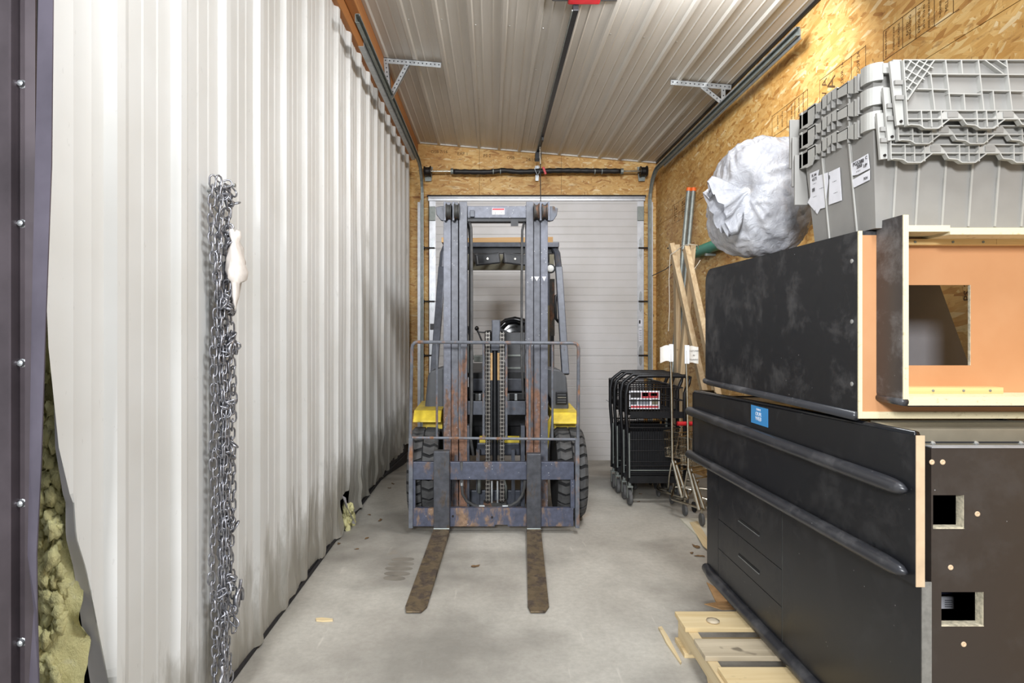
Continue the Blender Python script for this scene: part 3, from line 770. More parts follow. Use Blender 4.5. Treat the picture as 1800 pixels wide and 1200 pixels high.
bm2 = MB().cyl((0, 0, 0), 'y', .007, .006, 10).mesh('bolt', 'bolt_dark')
for x, y in ((796, 907), (865, 909)): piece('bolt', bm2, FK, Matrix.Translation(px(x, y, YC-.002)))
# load backrest
lb = MB()
def tp(x, y, Y=YC-.01): return tuple(px(x, y, Y))
ol = [tp(722, 925), tp(721, 780), tp(724, 612)]+[tp(724+10*(1-math.cos(a)), 611-10*math.sin(a)) for a in (.5, 1.0, 1.57)]
orr = [tp(1008+9*math.sin(a), 603+9*(1-math.cos(a))) for a in (0, .5, 1.0, 1.57)]+[tp(1016, 780), tp(1015, 925)]
lbo = MB().tube(ol+orr, .0105, 8).build('load_backrest', 'backrest_paint', FK, smooth=SM)
for sx_, x in ((-1, 722), (1, 1015)):
    a = px(x-3.5, 925, YC-.02); b = px(x+3.5, 770, YC-.02)
    MB().box(a.x, b.x, YC-.022, YC+.03, a.z-.01, b.z).build('upright', 'backrest_paint', lbo)
MB().tube([tp(724, 769), tp(1015, 772)], .0085, 8).build('cross_rod', 'backrest_paint', lbo)
for x in (768, 808, 850, 890, 931, 971): MB().tube([tp(x, 601, YC-.006), tp(x, 770, YC-.006)], .0075, 8).build('upright', 'backrest_paint', lbo)
# forks
def fork(xl, xr, ytop, yheel, bl, tl_, lblx):
    """bl: (xl, xr) of blade at heel, tl_: at the tip, in photo pixels"""
    Yf = YC-.045
    a = px(xl, yheel, Yf); b = px(xr, ytop, Yf)
    fo = thing('lifting_fork', None, None, (0, 0, 0)) if False else None
    m = MB()
    zt = .045
    # shank
    m.prism([(Yf, .0455), (Yf, b.z-.006), (Yf+.008, b.z), (Yf+.043, b.z), (Yf+.043, .012), (Yf+.03, .008)], 'x', a.x, b.x)
    sh = m.build('fork_shank', 'fork_steel', FK, bevel=.003, label=lblx)
    Yh = Yf+.0; hx0 = a.x; hx1 = b.x; Yt = 2.655
    tx0 = (tl_[0]-CX)/F*Yt; tx1 = (tl_[1]-CX)/F*Yt
    m = MB(); N = 10; rows_ = []
    for i in range(N+1):
        u = i/N; Y = Yh+(Yt-Yh)*u; x0 = hx0+(tx0-hx0)*u; x1 = hx1+(tx1-hx1)*u
        if u > .96: x0 += .012; x1 -= .02
        zt_ = .042*(1-u)+.012*u; rows_.append([(x0, Y, .004), (x1, Y, .004), (x1, Y, zt_), (x0, Y, zt_)])
    # clipped tip corners
    rows_.insert(N, [(tx0+(hx0-tx0)*.05, Yt+.05, .004), (tx1+(hx1-tx1)*.05, Yt+.05, .004), (tx1+(hx1-tx1)*.05, Yt+.05, .0135), (tx0+(hx0-tx0)*.05, Yt+.05, .0135)])
    for r in rows_: m.v += [Vector(p) for p in r]
    for i in range(len(rows_)-1):
        for j in range(4): m.f.append((i*4+j, i*4+(j+1) % 4, (i+1)*4+(j+1) % 4, (i+1)*4+j))
    m.f += [(3, 2, 1, 0), tuple(range(len(rows_)*4-4, len(rows_)*4))]
    m.build('fork_blade', 'fork_blade_steel', FK, bevel=.002)
    MB().cyl(((hx0+hx1)/2, Yh+.004, .043), 'x', .007, hx1-hx0-.002, 8).build('heel', 'galvanized_dull', FK)
fork(762, 790, 792, 934, None, (709, 748), 'left fork shank')
fork(926, 951, 797, 938, None, (928, 966), 'right fork shank')
# mast rails: outer, middle, inner channel each side
YM = 3.88
for (x0, x1, yt, yb, dY, mt) in ((779.5, 792.5, 355, 890, 0, 'mast_paint'), (793.5, 805.5, 355, 890, .01, 'mast_paint_rusty'), (807, 821, 354, 890, -.02, 'mast_paint_rusty'),
                             (925, 937.5, 354, 895, -.02, 'mast_paint_rusty'), (938.5, 949.5, 355, 895, .01, 'mast_paint_rusty'), (950.5, 963, 355, 895, 0, 'mast_paint')):
    Y = YM+dY; a = px(x0, yb, Y); b = px(x1, yt, Y)
    left = x0 < 870; w = .012
    m = MB().box(a.x, b.x, Y, Y+.016, a.z, b.z)
    xa = a.x if left else b.x-w
    m.box(xa, xa+w, Y+.016, Y+.12, a.z, b.z); m.box(a.x, b.x, Y+.12, Y+.136, a.z, b.z)
    m.build('mast_rail', mt, FK, bevel=.002)
# pulleys in slots at the mast head
for x in (788.5, 803, 943, 957):
    c_ = px(x, 372, YM-.03)
    MB().lathe(c_, 'x', [(-.017, .02), (-.017, .052), (-.011, .052), (-.008, .044), (.008, .044), (.011, .052), (.017, .052), (.017, .02)], 24).build('pulley', 'cast_iron', FK, smooth=SM)
for x in (782, 797, 950.5, 965):
    a = px(x-1.5, 387, YM-.055); b = px(x+1.5, 354, YM-.055)
    MB().box(a.x, b.x, YM-.055, YM-.0, a.z, b.z).build('pulley_cheek', 'mast_paint', FK)
# wing plates
for pts in ([(766, 364), (775, 362), (783, 362), (783, 388), (775, 387), (767, 377)], [(965, 362), (973, 362), (981, 366), (979, 378), (973, 387), (965, 389)]):
    q = [px(x, y, YM) for x, y in pts]; MB().prism([(p.x, p.z) for p in q], 'y', YM, YM+.03).build('mast_wing', 'guard_paint', FK, bevel=.003)
hb = fb('head_beam', 'mast_paint', 822, 926, 362, 383, YM-.01, YM+.06, bevel=.003)
fb('beam_flange', 'black_steel', 822, 926, 383, 389, YM+.005, YM+.08, hb)
fb('bracket', 'black_steel', 898, 911, 386, 397, YM-.012, YM-.004, hb)
fb('bolt', 'guard_paint', 826, 834, 369, 381, YM-.035, YM-.01, hb, bevel=.003)
fb('warning_sticker', 'paper', 865, 887, 366, 377, YM-.0115, YM-.0102, hb)
fb('sticker_band', 'red_print', 865.5, 886.5, 366.3, 369, YM-.0122, YM-.0116, hb)
text('sticker_print', 'J.I   J.I', .02, px(876, 374, YM-.0122), (PI/2, 0, 0), 'ink', hb, .0003)
# white chips of tape across the right rails
for x0, x1 in ((934, 937), (939, 948), (953, 960)):
    q = [px(x, y, YM-.0225 if x < 938 else YM-.001) for x, y in ((x0, 486), (x1, 486), ((x0+x1)/2, 494))]
    MB().prism([(p.x, p.z) for p in q], 'y', q[0].y-.0008, q[0].y+.001).build('tape_scrap', 'paper', FK)
# mast ties
fb('mast_tie', 'guard_paint', 820, 924, 705, 729, YM+.04, YM+.07, bevel=.003)
fb('mast_tie', 'guard_paint', 826, 920, 862, 892, YM+.10, YM+.13, bevel=.003)
for x in (821.5, 919.0): fb('inner_channel', 'guard_paint', x-3.5, x+3.5, 748, 890, YM-.01, YM+.08, bevel=.002)
for x in (840, 902): fb('inner_channel', 'guard_paint', x-3, x+3, 790, 892, YM+.08, YM+.12)
# lift cylinder with piston head and chain anchor
lc = MB().cyl(tuple(px(870, 700, YM+.02)), 'z', .017, .9, 18).build('lift_cylinder', 'black_steel', FK, smooth=SM)
for x in (863.5, 876.5): fb('cylinder_rib', 'black_steel', x-1.6, x+1.6, 600, 800, YM+.0, YM+.03, lc)
fb('piston_head', 'guard_paint', 864.5, 879.5, 562, 612, YM-.01, YM+.05, lc, bevel=.006)
fb('head_flange', 'guard_paint', 863, 880.5, 604, 616, YM-.016, YM+.055, lc, bevel=.003)
for x in (863.5, 876.5): fb('wear_strip', 'board_tan', x-2.2, x+2.2, 620, 668, YM-.004, YM+.0, lc)
for x in (864.5, 874.5): fb('guide_rod', 'galvanized', x-1.4, x+1.4, 845, 886, YM-.01, YM+.0, lc)
fb('cylinder_foot', 'cast_iron', 850, 890, 884, 891, YM-.02, YM+.05, lc)
# leaf chains, every link a piece
lk1 = MB(); lk1.box(-.012, -.007, -.006, .006, -.0115, .0115); lk1.box(.007, .012, -.006, .006, -.0115, .0115); lk1.box(-.0145, .0145, -.0085, .0085, -.0035, .0035)
lk1 = lk1.mesh('chain_link', 'chain_steel', bevel=.0)
lk2 = MB(); lk2.box(-.006, .006, -.008, .008, -.0125, .0125); lk2.box(-.016, -.0125, -.007, .007, -.010, .010); lk2.box(.0125, .016, -.007, .007, -.010, .010)
lk2 = lk2.mesh('chain_link', 'bolt_dark')
for x in (857.5, 882.5):
    c0 = px(x, 586, YM-.012); c1 = px(x, 884, YM-.012)
    ch = MB().box(c0.x-.006, c0.x+.006, YM-.014, YM-.010, c1.z, c0.z).build('lift_chain', 'bolt_dark', FK)
    n_ = int((c0.z-c1.z)/.0125)
    for i in range(n_):
        piece('chain_link', lk1 if i % 2 == 0 else lk2, ch, Matrix.Translation((c0.x, YM-.016, c0.z-i*.0125)))
# hoses on the mast
def hose(name, pts, r, mat='rubber_dark', parent=None): return MB().tube([tuple(p) for p in pts], r, 8).build(name, mat, parent or FK, smooth=True)
hose('hydraulic_hose', [px(821, 386, YM+.05), px(825, 390, YM+.03), px(828, 400, YM+.02), px(828.5, 430, YM+.01), px(829, 500, YM+.01), px(829, 700, YM+.01), px(827, 770, YM+.02), px(832, 800, YM+.02)], .010, 'rubber')
hose('hydraulic_hose', [px(824, 392, YM+.06), px(826, 420, YM+.05), px(826, 700, YM+.05)], .008)
hose('hydraulic_hose', [px(925, 386, YM+.05), px(921, 392, YM+.03), px(918, 405, YM+.02), px(917.5, 430, YM+.01), px(917, 500, YM+.01), px(917, 640, YM+.01), px(920, 700, YM+.02)], .008, 'rubber')
hose('hydraulic_hose', [px(811, 812, YC-.004), px(811.5, 850, YC+.03), px(813, 868, YC+.05), px(820, 880, YC+.07), px(832, 888, YC+.08), px(850, 891, YC+.09), px(862, 891, YC+.09)], .0095, 'rubber')
hose('hydraulic_hose', [px(926, 812, YC+.06), px(922, 855, YC+.06), px(918, 870, YC+.07), px(910, 881, YC+.08), px(898, 888, YC+.09), px(874, 891, YC+.09)], .0095, 'rubber')
for x, y in ((811.5, 848), (847, 890), (888, 890)):
    MB().cyl(tuple(px(x, y, YC+.03 if x < 820 else YC+.085)), 'z' if x < 820 else 'x', .0115, .035, 10).build('hose_fitting', 'galvanized', FK, smooth=SM)
for x, y in ((842, 850), (888, 860)): hose('hydraulic_hose', [px(x-4, y-18, YM+.05), px(x, y-5, YM+.04), px(x, y+16, YM+.04)], .013, 'galvanized_dull')

# wheels with lugged tyres
YT = 4.06; RT_ = .30
def wheel(xc, w, R, Yc, zc, front=True):
    t0 = MB().lathe((xc, Yc, zc), 'x', [(-w/2, R*.55), (-w/2, R*.90), (-w*.44, R*.94), (-w*.3, R*.955), (0, R*.96), (w*.3, R*.955), (w*.44, R*.94), (w/2, R*.90), (w/2, R*.55)], 40).build('tyre', 'rubber_dark', FK, smooth=SM)
    MB().lathe((xc, Yc, zc), 'x', [(-w*.42, R*.1), (-w*.42, R*.3), (-w*.30, R*.5), (-w*.46, R*.56), (w*.46, R*.56), (w*.30, R*.5), (w*.42, R*.3), (w*.42, R*.1)], 30).build('rim', 'yellow_paint', FK, smooth=SM)
    # tread lugs: chevrons standing proud of the carcass
    for k in range(26):
        for s_ in (-1, 1):
            m = MB(); a0 = 2*PI*(k+(.5 if s_ > 0 else 0))/26; vs = []
            for (u, da, wd) in ((.04, .035, .16), (.5, -.02, .17), (.78, .02, .17), (1.0, .02, .17)):
                x = xc+s_*u*w*.49; rr = R*(1.0 if u < .9 else .93)
                for (rad, aa) in ((rr*.94, a0+da), (rr, a0+da), (rr, a0+da+wd), (rr*.94, a0+da+wd)):
                    vs.append((x, Yc-rad*math.cos(aa), zc+rad*math.sin(aa)))
            fs = [(i*4+j, i*4+(j+1) % 4, (i+1)*4+(j+1) % 4, (i+1)*4+j) for i in range(3) for j in range(4)]+[(3, 2, 1, 0), (12, 13, 14, 15)]
            m.add(vs, fs).build('tread_lug', 'rubber', t0)
wheel(-.445, .195, RT_, YT, RT_); wheel(.52, .195, RT_, YT, RT_)
for xc in (-.40, .47):
    Yc = 5.55; R = .24; zc = fz(Yc)+R+.012
    MB().lathe((xc, Yc, zc), 'x', [(-.08, R*.5), (-.08, R*.93), (-.05, R), (.05, R), (.08, R*.93), (.08, R*.5)], 30).build('tyre', 'rubber', FK, smooth=SM)
    MB().lathe((xc, Yc, zc), 'x', [(-.07, R*.1), (-.05, R*.4), (-.075, R*.52), (.075, R*.52), (.05, R*.4), (.07, R*.1)], 24).build('rim', 'yellow_paint', FK, smooth=SM)
MB().cyl((.035, YT, RT_), 'x', .05, .8, 14).build('axle', 'black_steel', FK)
MB().cyl((.035, 5.55, fz(5.55)+.25), 'x', .045, .75, 14).build('axle', 'black_steel', FK)
# yellow fenders
def fender(x0, x1, xs0, xs1, y_t, y_b):
    a = px(x0, y_b, YT-.06); b = px(x1, y_t, YT-.06)
    m = MB().prism([(YT-.10, a.z-.01), (YT-.10, a.z+.0), (YT-.03, b.z), (YT+.42, b.z+.01), (YT+.42, a.z-.01)], 'x', a.x, b.x)
    m.build('fender', 'yellow_paint', FK, bevel=.006)
    c_ = px(xs0, 752, YT+.05); d_ = px(xs1, y_b, YT+.05)
    MB().box(c_.x, d_.x, YT+.02, YT+.4, c_.z, d_.z).build('fender_skirt', 'yellow_paint', FK)
fender(727, 776, 744, 778, 722, 738); fender(972, 1018, 974, 1011, 726, 741)
q = [px(x, y, YT-.0) for x, y in ((962, 742), (969, 730), (968, 745), (963, 790), (960, 800))]
MB().prism([(p.x, p.z) for p in q], 'y', YT-.0, YT+.02).build('fender_brace', 'yellow_paint', FK)
fb('floor_plate_edge', 'yellow_paint', 843, 913, 767, 778, YM+.16, YM+.19); fb('axle_housing', 'guard_paint', 838, 914, 778, 800, YM+.17, YM+.3, bevel=.01)
# plastic side cowls
def cowl(pts, name, lab=None):
    q = [px(x, y, YT+.14) for x, y in pts]
    return MB().prism([(p.x, p.z) for p in q], 'y', YT+.14, YT+.42).build(name, 'grey_plastic', FK, bevel=.012, label=lab)
cowl([(752, 660), (757, 652), (780, 645), (780, 720), (747, 720), (747, 712)], 'side_cowl')
cw = cowl([(960, 646), (985, 650), (996, 662), (1000, 716), (998, 724), (971, 722), (968, 700), (960, 690)], 'side_cowl')
fb('vent_frame', 'black_steel', 977, 997, 688, 711, YT+.125, YT+.14, cw, bevel=.006)
for y in (693, 697.5, 702, 706): fb('vent_slat', 'grey_plastic' if y != 697.5 else 'chrome', 980, 995, y, y+1.8, YT+.118, YT+.126, cw)
# body, dash, seat
fb('frame_block', 'black_steel', 790, 956, 745, 800, YT+.30, YT+1.3)
fb('cowl_floor', 'black_steel', 782, 960, 716, 748, YT+.26, YT+1.0)
fb('engine_hood', 'black_steel', 800, 945, 650, 760, 4.75, 5.75, bevel=.03)
fb('dash_panel', 'mast_paint' if False else 'grey_plastic', 888, 923, 584, 660, YT+.24, YT+.34, bevel=.008, label='grey dashboard panel')
for y in (623, 645): fb('dash_ridge', 'galvanized_dull', 888, 916, y, y+3, YT+.232, YT+.242)
fb('dash_box', 'guard_paint', 830, 921, 664, 688, YT+.20, YT+.40, bevel=.012, label='bluish lower dashboard box')
fb('dash_shelf', 'black_steel', 826, 924, 690, 704, YT+.18, YT+.36, bevel=.008)
for x in (838, 843, 893, 907): fb('pedal', 'galvanized', x-2.5, x+2.5, 692, 704, YT+.165, YT+.18, bevel=.003)
fb('inner_panel', 'galvanized_dull', 822, 829, 608, 660, YT+.20, YT+.22); fb('label_plate', 'paper', 821, 828, 663, 680, YT+.195, YT+.2)
fb('rear_floor', 'black_steel', 820, 930, 655, 665, YT+.2, YT+.5)
# steering wheel and column
stc = px(903, 590, 4.62); ring = [(stc.x+.145*math.cos(2*PI*k/36), stc.y+.06*math.sin(2*PI*k/36), stc.z+.13*math.sin(2*PI*k/36)) for k in range(36)]
sw = MB().tube(ring, .014, 8, closed=True).build('steering_wheel', 'black_gloss', FK, smooth=True)
MB().cyl((stc.x, stc.y, stc.z), 'y', .035, .03, 16).build('hub', 'black_gloss', sw)
for a in (.5, PI-.5, -PI/2): MB().bar((stc.x, stc.y, stc.z), (stc.x+.14*math.cos(a), stc.y+.055*math.sin(a), stc.z+.125*math.sin(a)), .02, .008, up=(0, 1, 0)).build('spoke', 'black_gloss', sw)
# seat behind
m = MB(); N = 12; pr = []
for (x, y) in ((872, 660), (871, 610), (874, 585), (882, 568), (893, 560), (905, 558), (920, 561), (932, 572), (936, 600), (936, 660)):
    p = px(x, y, 5.0); pr.append((p.x, p.z))
m.prism(pr, 'y', 5.0, 5.12); m.build('seat_back', 'black_gloss', FK, bevel=.03, smooth=.8)
fb('seat_cushion', 'black_gloss', 868, 938, 640, 662, 4.7, 5.1, bevel=.02)
hose('seat_bolster', [px(873, 650, 4.99), px(872, 600, 4.99), px(878, 577, 4.98), px(890, 565, 4.98), px(905, 562, 4.98), px(922, 566, 4.98)], .03, 'black_gloss')
fb('left_pad', 'black_gloss', 852, 866, 580, 640, 4.95, 5.1, bevel=.02)
# hydraulic levers
for (x0, y0, x1, y1) in ((822, 577, 829, 602), (838, 577, 850, 606), (820, 596, 826, 640)):
    MB().tube([px(x0, y0, 4.45), px(x1, y1, 4.40), px(x1+2, y1+30, 4.36)], .007, 6).build('lever', 'black_steel', FK)
    if y0 == 577:
        m = MB(); m.lathe(px(x0, y0, 4.45), 'z', [(-.018, .003), (-.012, .013), (0, .017), (.012, .013), (.018, .003)], 12); m.build('lever_knob', 'black_gloss', FK, smooth=True)
fb('lever_console', 'galvanized_dull', 833, 848, 625, 636, 4.35, 4.5, bevel=.004)
hose('lever', [px(838, 583, 4.6), px(850, 584, 4.6), px(862, 581, 4.6)], .004, 'black_steel')
# overhead guard
G0, G1 = 4.42, 4.72
MB().bar(px(763, 655, G0), px(777, 470, G1-.04), .055, .05, up=(0, 1, 0)).build('guard_leg', 'guard_paint', FK, bevel=.006)
MB().tube([px(777, 472, G1-.04), px(779, 445, G1), px(784, 433, G1+.03)], .027, 8).build('guard_elbow', 'guard_paint', FK, smooth=SM)
MB().bar(px(994, 658, G0), px(982, 470, G1-.04), .055, .05, up=(0, 1, 0)).build('guard_leg', 'guard_paint', FK, bevel=.006)
MB().tube([px(982, 472, G1-.04), px(979, 445, G1), px(974, 436, G1+.03)], .027, 8).build('guard_elbow', 'guard_paint', FK, smooth=SM)
gf = fb('guard_front_bar', 'guard_paint', 779, 983, 425, 434, G1, G1+.05, bevel=.006)
fb('bar_underside', 'black_steel', 785, 975, 433, 445, G1+.03, G1+.09)
fb('bar_end', 'mast_paint', 961, 982, 426, 434, G1-.02, G1+.0, gf, bevel=.003)
for x in (800, 830, 860, 890, 920, 950):
    a = px(x-3, 440, G1+.06); MB().box(a.x, a.x+.03, G1+.06, 5.75, a.z, a.z+.035).build('guard_roof_bar', 'guard_paint', FK)
fb('guard_side_bar', 'guard_paint', 780, 792, 430, 440, G1+.05, 5.8); fb('guard_side_bar', 'guard_paint', 968, 982, 430, 440, G1+.05, 5.8)
fb('guard_rear_panel', 'khaki_panel', 805, 960, 447, 474, 5.7, 5.76, bevel=.004, label='khaki cross panel at the rear of the guard')
for x in (798, 962): MB().bar(px(x, 445, 5.75), px(x, 660, 5.85), .05, .05, up=(0, 1, 0)).build('guard_leg', 'guard_paint', FK)
fb('side_post', 'cardboard' if False else 'cast_iron', 967, 975, 490, 590, 4.9, 4.96); fb('side_post', 'black_steel', 968, 974, 590, 650, 4.9, 4.96)
hose('grab_handle', [px(984, 517, 4.62), px(977, 520, 4.6), px(976, 535, 4.6), px(977, 560, 4.58), px(982, 566, 4.6)], .011, 'black_steel')
# work lights
for pts in ([(834, 447), (878, 443), (880, 462), (836, 467)], [(884, 443), (926, 448), (926, 467), (886, 462)]):
    q = [px(x, y, G1+.02) for x, y in pts]
    m = MB().prism([(p.x, p.z) for p in q], 'y', G1+.02, G1+.06)
    o = m.build('work_light', 'black_steel', FK, bevel=.008)
    cx_ = sum(p.x for p in q)/4; cz_ = sum(p.z for p in q)/4
    q2 = [(cx_+(p.x-cx_)*.85, cz_+(p.z-cz_)*.78) for p in q]
    m = MB(); m.v = [Vector((x_, G1+.018, z_)) for x_, z_ in q2]+[Vector((cx_+(x_-cx_)*.25, G1+.034, cz_+(z_-cz_)*.3)) for x_, z_ in q2]
    m.f = [(4, 5, 6, 7)]+[(i, (i+1) % 4, 4+(i+1) % 4, 4+i) for i in range(4)]
    m.build('reflector', 'grey_plastic', o)
    MB().cyl((cx_, G1+.022, cz_), 'y', .008, .02, 10).build('bulb', 'chrome', o)
ml = MB().lathe(px(968, 472, 4.70), 'y', [(.03, .01), (.03, .028), (0, .038), (-.006, .036)], 20).build('side_lamp', 'black_steel', FK, smooth=SM)
MB().lathe(px(967.5, 472, 4.69), 'y', [(0, .030), (-.008, .027), (-.013, .015), (-.014, .002)], 20).build('lens', 'lamp_glass', ml, smooth=True)
fb('lamp_stalk', 'khaki_panel', 966, 974, 447, 466, 4.70, 4.72)
MB().cyl(tuple(px(962, 590, 4.9)), 'z', .02, .5, 10).build('strap', 'khaki_panel', FK)
# boards lying on the guard roof
a = px(776, 426, G1); b = px(972, 417, G1)
MB().prism([(a.x, a.z+.001), (a.x+.45, a.z+.001), (b.x, a.z+.001), (b.x, b.z+.004), (a.x+.5, b.z), (a.x+.2, b.z-.004), (a.x, b.z)], 'y', G1+.0, G1+.55).build('wooden_board', 'board_tan', None, bevel=.002, label='flat tan wooden board lying on the forklift roof guard', cat='board')
a = px(984, 425, G1+.3)

# ------------------------------------------------------------------ chain bundle on the left wall
random.seed(11)
chn = thing('steel_chain', 'long tangled galvanised steel chain hanging in strands from a nail in the ribbed wall', 'chain', (-.9, 2.08, .05))
def link_mesh(L, W, r, mat='chain_zinc', ns=12, nr=6):
    pts = []; h = L/2-W/2
    for k in range(ns//2+1): a = PI*k/(ns//2); pts.append((W/2*math.cos(a), 0, h+W/2*math.sin(a)))
    for k in range(ns//2+1): a = PI+PI*k/(ns//2); pts.append((W/2*math.cos(a), 0, -h+W/2*math.sin(a)))
    return MB().tube(pts, r, nr, closed=True).mesh('link', mat, smooth=True)
LM = link_mesh(.042, .022, .0032, ns=8, nr=5)
strands = [(-.902, 2.005, 1.745, .06), (-.892, 2.03, 1.75, .35), (-.905, 2.055, 1.74, .10), (-.887, 2.075, 1.72, .5), (-.903, 2.10, 1.66, .02), (-.893, 2.125, 1.58, .20), (-.905, 2.075, 1.5, .08), (-.885, 2.04, 1.2, .03)]
cnt = 0; extra = MB()
def put_link(M4):
    global cnt
    if cnt < 296: piece('link', LM, chn, M4)
    else:
        o = len(extra.v); extra.v += [M4 @ v_.co for v_ in LM.vertices]; extra.f += [tuple(i+o for i in p.vertices) for p in LM.polygons]
    cnt += 1
allm = []
for si, (x, y, z0, z1) in enumerate(strands):
    z = z0; k = 0; ph = rnd(0, 6)
    while z > z1+.03:
        sway = .012*math.sin(z*4+ph)+.008*math.sin(z*11+ph*2); pinch = 1-.25*math.exp(-((z-1.33)/.1)**2)
        drift = .02*(1.75-z)/1.7
        Y = 1.985+(y-2.065)*pinch+sway*.6+drift*.9; X = x+.004*math.sin(z*17+ph)
        rz = (PI/2*.85 if k % 2 else .1)+PI/4+rnd(-.35, .35)
        M4 = Matrix.Translation((X, Y, z)) @ Euler((rnd(-.09, .09), rnd(-.09, .09), rz)).to_matrix().to_4x4()
        allm.append(M4); z -= .0305; k += 1
for (zc, nn, sp_) in ((1.36, 22, .07), (1.22, 12, .05), (1.02, 9, .04), (.86, 9, .05), (.62, 8, .05), (.42, 10, .06), (1.72, 12, .045), (1.58, 8, .04), (.3, 6, .06)):
    for _ in range(nn):
        allm.append(Matrix.Translation((rnd(-.900, -.870), 1.995+rnd(-.9, .9)*sp_*.8, zc+rnd(-.03, .03))) @ Euler((rnd(-1.4, 1.4), rnd(-1.2, 1.2), rnd(0, 3))).to_matrix().to_4x4())
allm.sort(key=lambda m_: -m_.translation.x)
for m_ in allm: put_link(m_)
extra.build('links_behind', 'chain_zinc', chn, smooth=True, kind='stuff')
for (zc, yc, s_) in ((1.20, 2.01, 1), (.12, 1.94, -1), (.34, 2.06, 1)):
    pts = [(-.872, yc+s_*.026*math.cos(a), zc+.030*math.sin(a)) for a in [PI*1.55*i/12-.6 for i in range(13)]]+[(-.872, yc+s_*.012, zc+.06)]
    MB().tube(pts, [.006+.002*math.sin(i/13*PI) for i in range(14)], 8).build('grab_hook', 'chain_zinc', chn, smooth=True)
nl = MB().tube([(-.945, 1.97, 1.725), (-.86, 1.992, 1.750)], .0045, 8)
nl.lathe((-.86, 1.992, 1.750), 'x', [(-.001, .004), (0, .007), (.003, .007), (.004, .002)], 10)
nl.build('wall_nail', 'galvanized', None, label='long steel nail in the ribbed wall holding up the chain', cat='nail')
# white rag tied on the chain
random.seed(3)
m = MB(); prof = [(1.600, .006, 0), (1.595, .018, 0), (1.575, .021, .002), (1.560, .016, .004), (1.54, .024, .006), (1.50, .034, .014), (1.46, .038, .020), (1.435, .034, .022), (1.43, .028, .02), (1.425, .018, .010), (1.38, .016, .006), (1.35, .008, .002), (1.335, .002, 0)]
n_ = 20; vs = []
for (z, r, dy) in prof:
    for k in range(n_):
        a = 2*PI*k/n_; rr = r*(1+.20*math.sin(3*a+z*40)+.13*math.sin(7*a-z*60)+.2*noise.noise(Vector((a*2, z*60, 1))))
        vs.append((-.862+rr*.7*math.cos(a), 2.0+dy+rr*1.3*math.sin(a), z+.006*math.sin(2*a)))
m.add(vs, [(i*n_+k, i*n_+(k+1) % n_, (i+1)*n_+(k+1) % n_, (i+1)*n_+k) for i in range(len(prof)-1) for k in range(n_)]+[tuple(range(n_))[::-1], tuple(range((len(prof)-1)*n_, len(prof)*n_))])
m.build('white_rag', 'rag_cloth', None, smooth=True, label='crumpled white cloth tied onto the hanging chain', cat='rag')

# ------------------------------------------------------------------ pallet under the counters
PZ = .122
pl_ = thing('wooden_pallet', 'pale pine pallet on the concrete floor under the black counters', 'pallet', (1.25, 1.8, 0))
for i, (Ya, Yb, x0, x1, mt) in enumerate(((2.423, 2.290, .745, 1.82, 'pine_x'), (2.210, 2.090, .75, 1.82, 'pine_grey'), (2.025, 1.90, .768, 1.82, 'pine_x'), (1.83, 1.71, .765, 1.82, 'pine_x'), (1.63, 1.51, .77, 1.82, 'pine_grey'), (1.43, 1.30, .77, 1.82, 'pine_x'))):
    MB().box(x0, x1, Yb, Ya, PZ-.018, PZ).build('deck_board', mt, pl_, bevel=.002)
for x in (.758, 1.27, 1.76): MB().prism([(1.30, .018), (1.62, .018), (1.64, .045), (1.85, .045), (1.87, .018), (2.08, .018), (2.10, .045), (2.27, .045), (2.29, .018), (2.42, .018), (2.42, PZ-.0182), (1.30, PZ-.0182)], 'x', x, x+.036).build('stringer', 'pine_y', pl_, bevel=.001)
for (a, b) in ((2.42, 2.30), (1.95, 1.83), (1.43, 1.30)): MB().box(.745, 1.82, b, a, 0.0, .0178).build('base_board', 'pine_x', pl_)
MB().lathe((.868, 2.335, PZ+.003), 'z', [(-.003, .004), (-.002, .021), (.003, .026), (.006, .012)], 9).build('wood_chip', 'pine_grey', None, smooth=True, label='curled wood chip lying on the rear pallet board', cat='wood chip')

# ------------------------------------------------------------------ lower counter
Z0 = PZ
lcn = thing('lower_counter', 'black laminate counter with two long rails and a blue sticker standing on the pallet', 'counter', (1.35, 2.1, Z0))
def Lx(Y): return 1.024-.0147*(Y-1.418)
def Ux(Y): return 1.0035-.0525*(Y-1.418)
# lower left side, with drawer fronts
def slab(f_, Y0, Y1, z0, z1, thick, top=None):
    """thin panel following x=f_(Y), thickness towards +x"""
    m = MB(); m.v = [Vector((f_(Y0), Y0, z0)), Vector((f_(Y1), Y1, z0)), Vector((f_(Y1), Y1, z1 if top is None else top[1])), Vector((f_(Y0), Y0, z1 if top is None else top[0])),
                     Vector((f_(Y0)+thick, Y0, z0)), Vector((f_(Y1)+thick, Y1, z0)), Vector((f_(Y1)+thick, Y1, z1 if top is None else top[1])), Vector((f_(Y0)+thick, Y0, z1 if top is None else top[0]))]
    m.f = [(0,1,2,3),(7,6,5,4),(0,4,5,1),(1,5,6,2),(2,6,7,3),(3,7,4,0)]; return m
bf = slab(lambda Y: Lx(Y)+.003, 1.419, 2.77, Z0+.005, .67, .012).build('side_core', 'void_dark', lcn)
for (a, b, z0, z1) in ((1.419, 2.077, Z0+.004, .672), (2.081, 2.64, .43, .672), (2.081, 2.64, .30, .427), (2.081, 2.64, Z0+.004, .297), (2.643, 2.775, Z0+.004, .672)):
    o = slab(Lx, a, b, z0, z1, .004).build('side_panel', 'black_laminate', lcn)
for (z) in (.495, .352):
    a, b = 2.25, 2.43
    slab(lambda Y: Lx(Y)-.0015, a, b, z-.005, z+.004, .003).build('finger_slot', 'void_dark', lcn, label='long narrow finger pull slot')
    slab(lambda Y: Lx(Y)-.003, a, b, z-.008, z-.005, .004).build('slot_edge', 'galvanized', lcn)
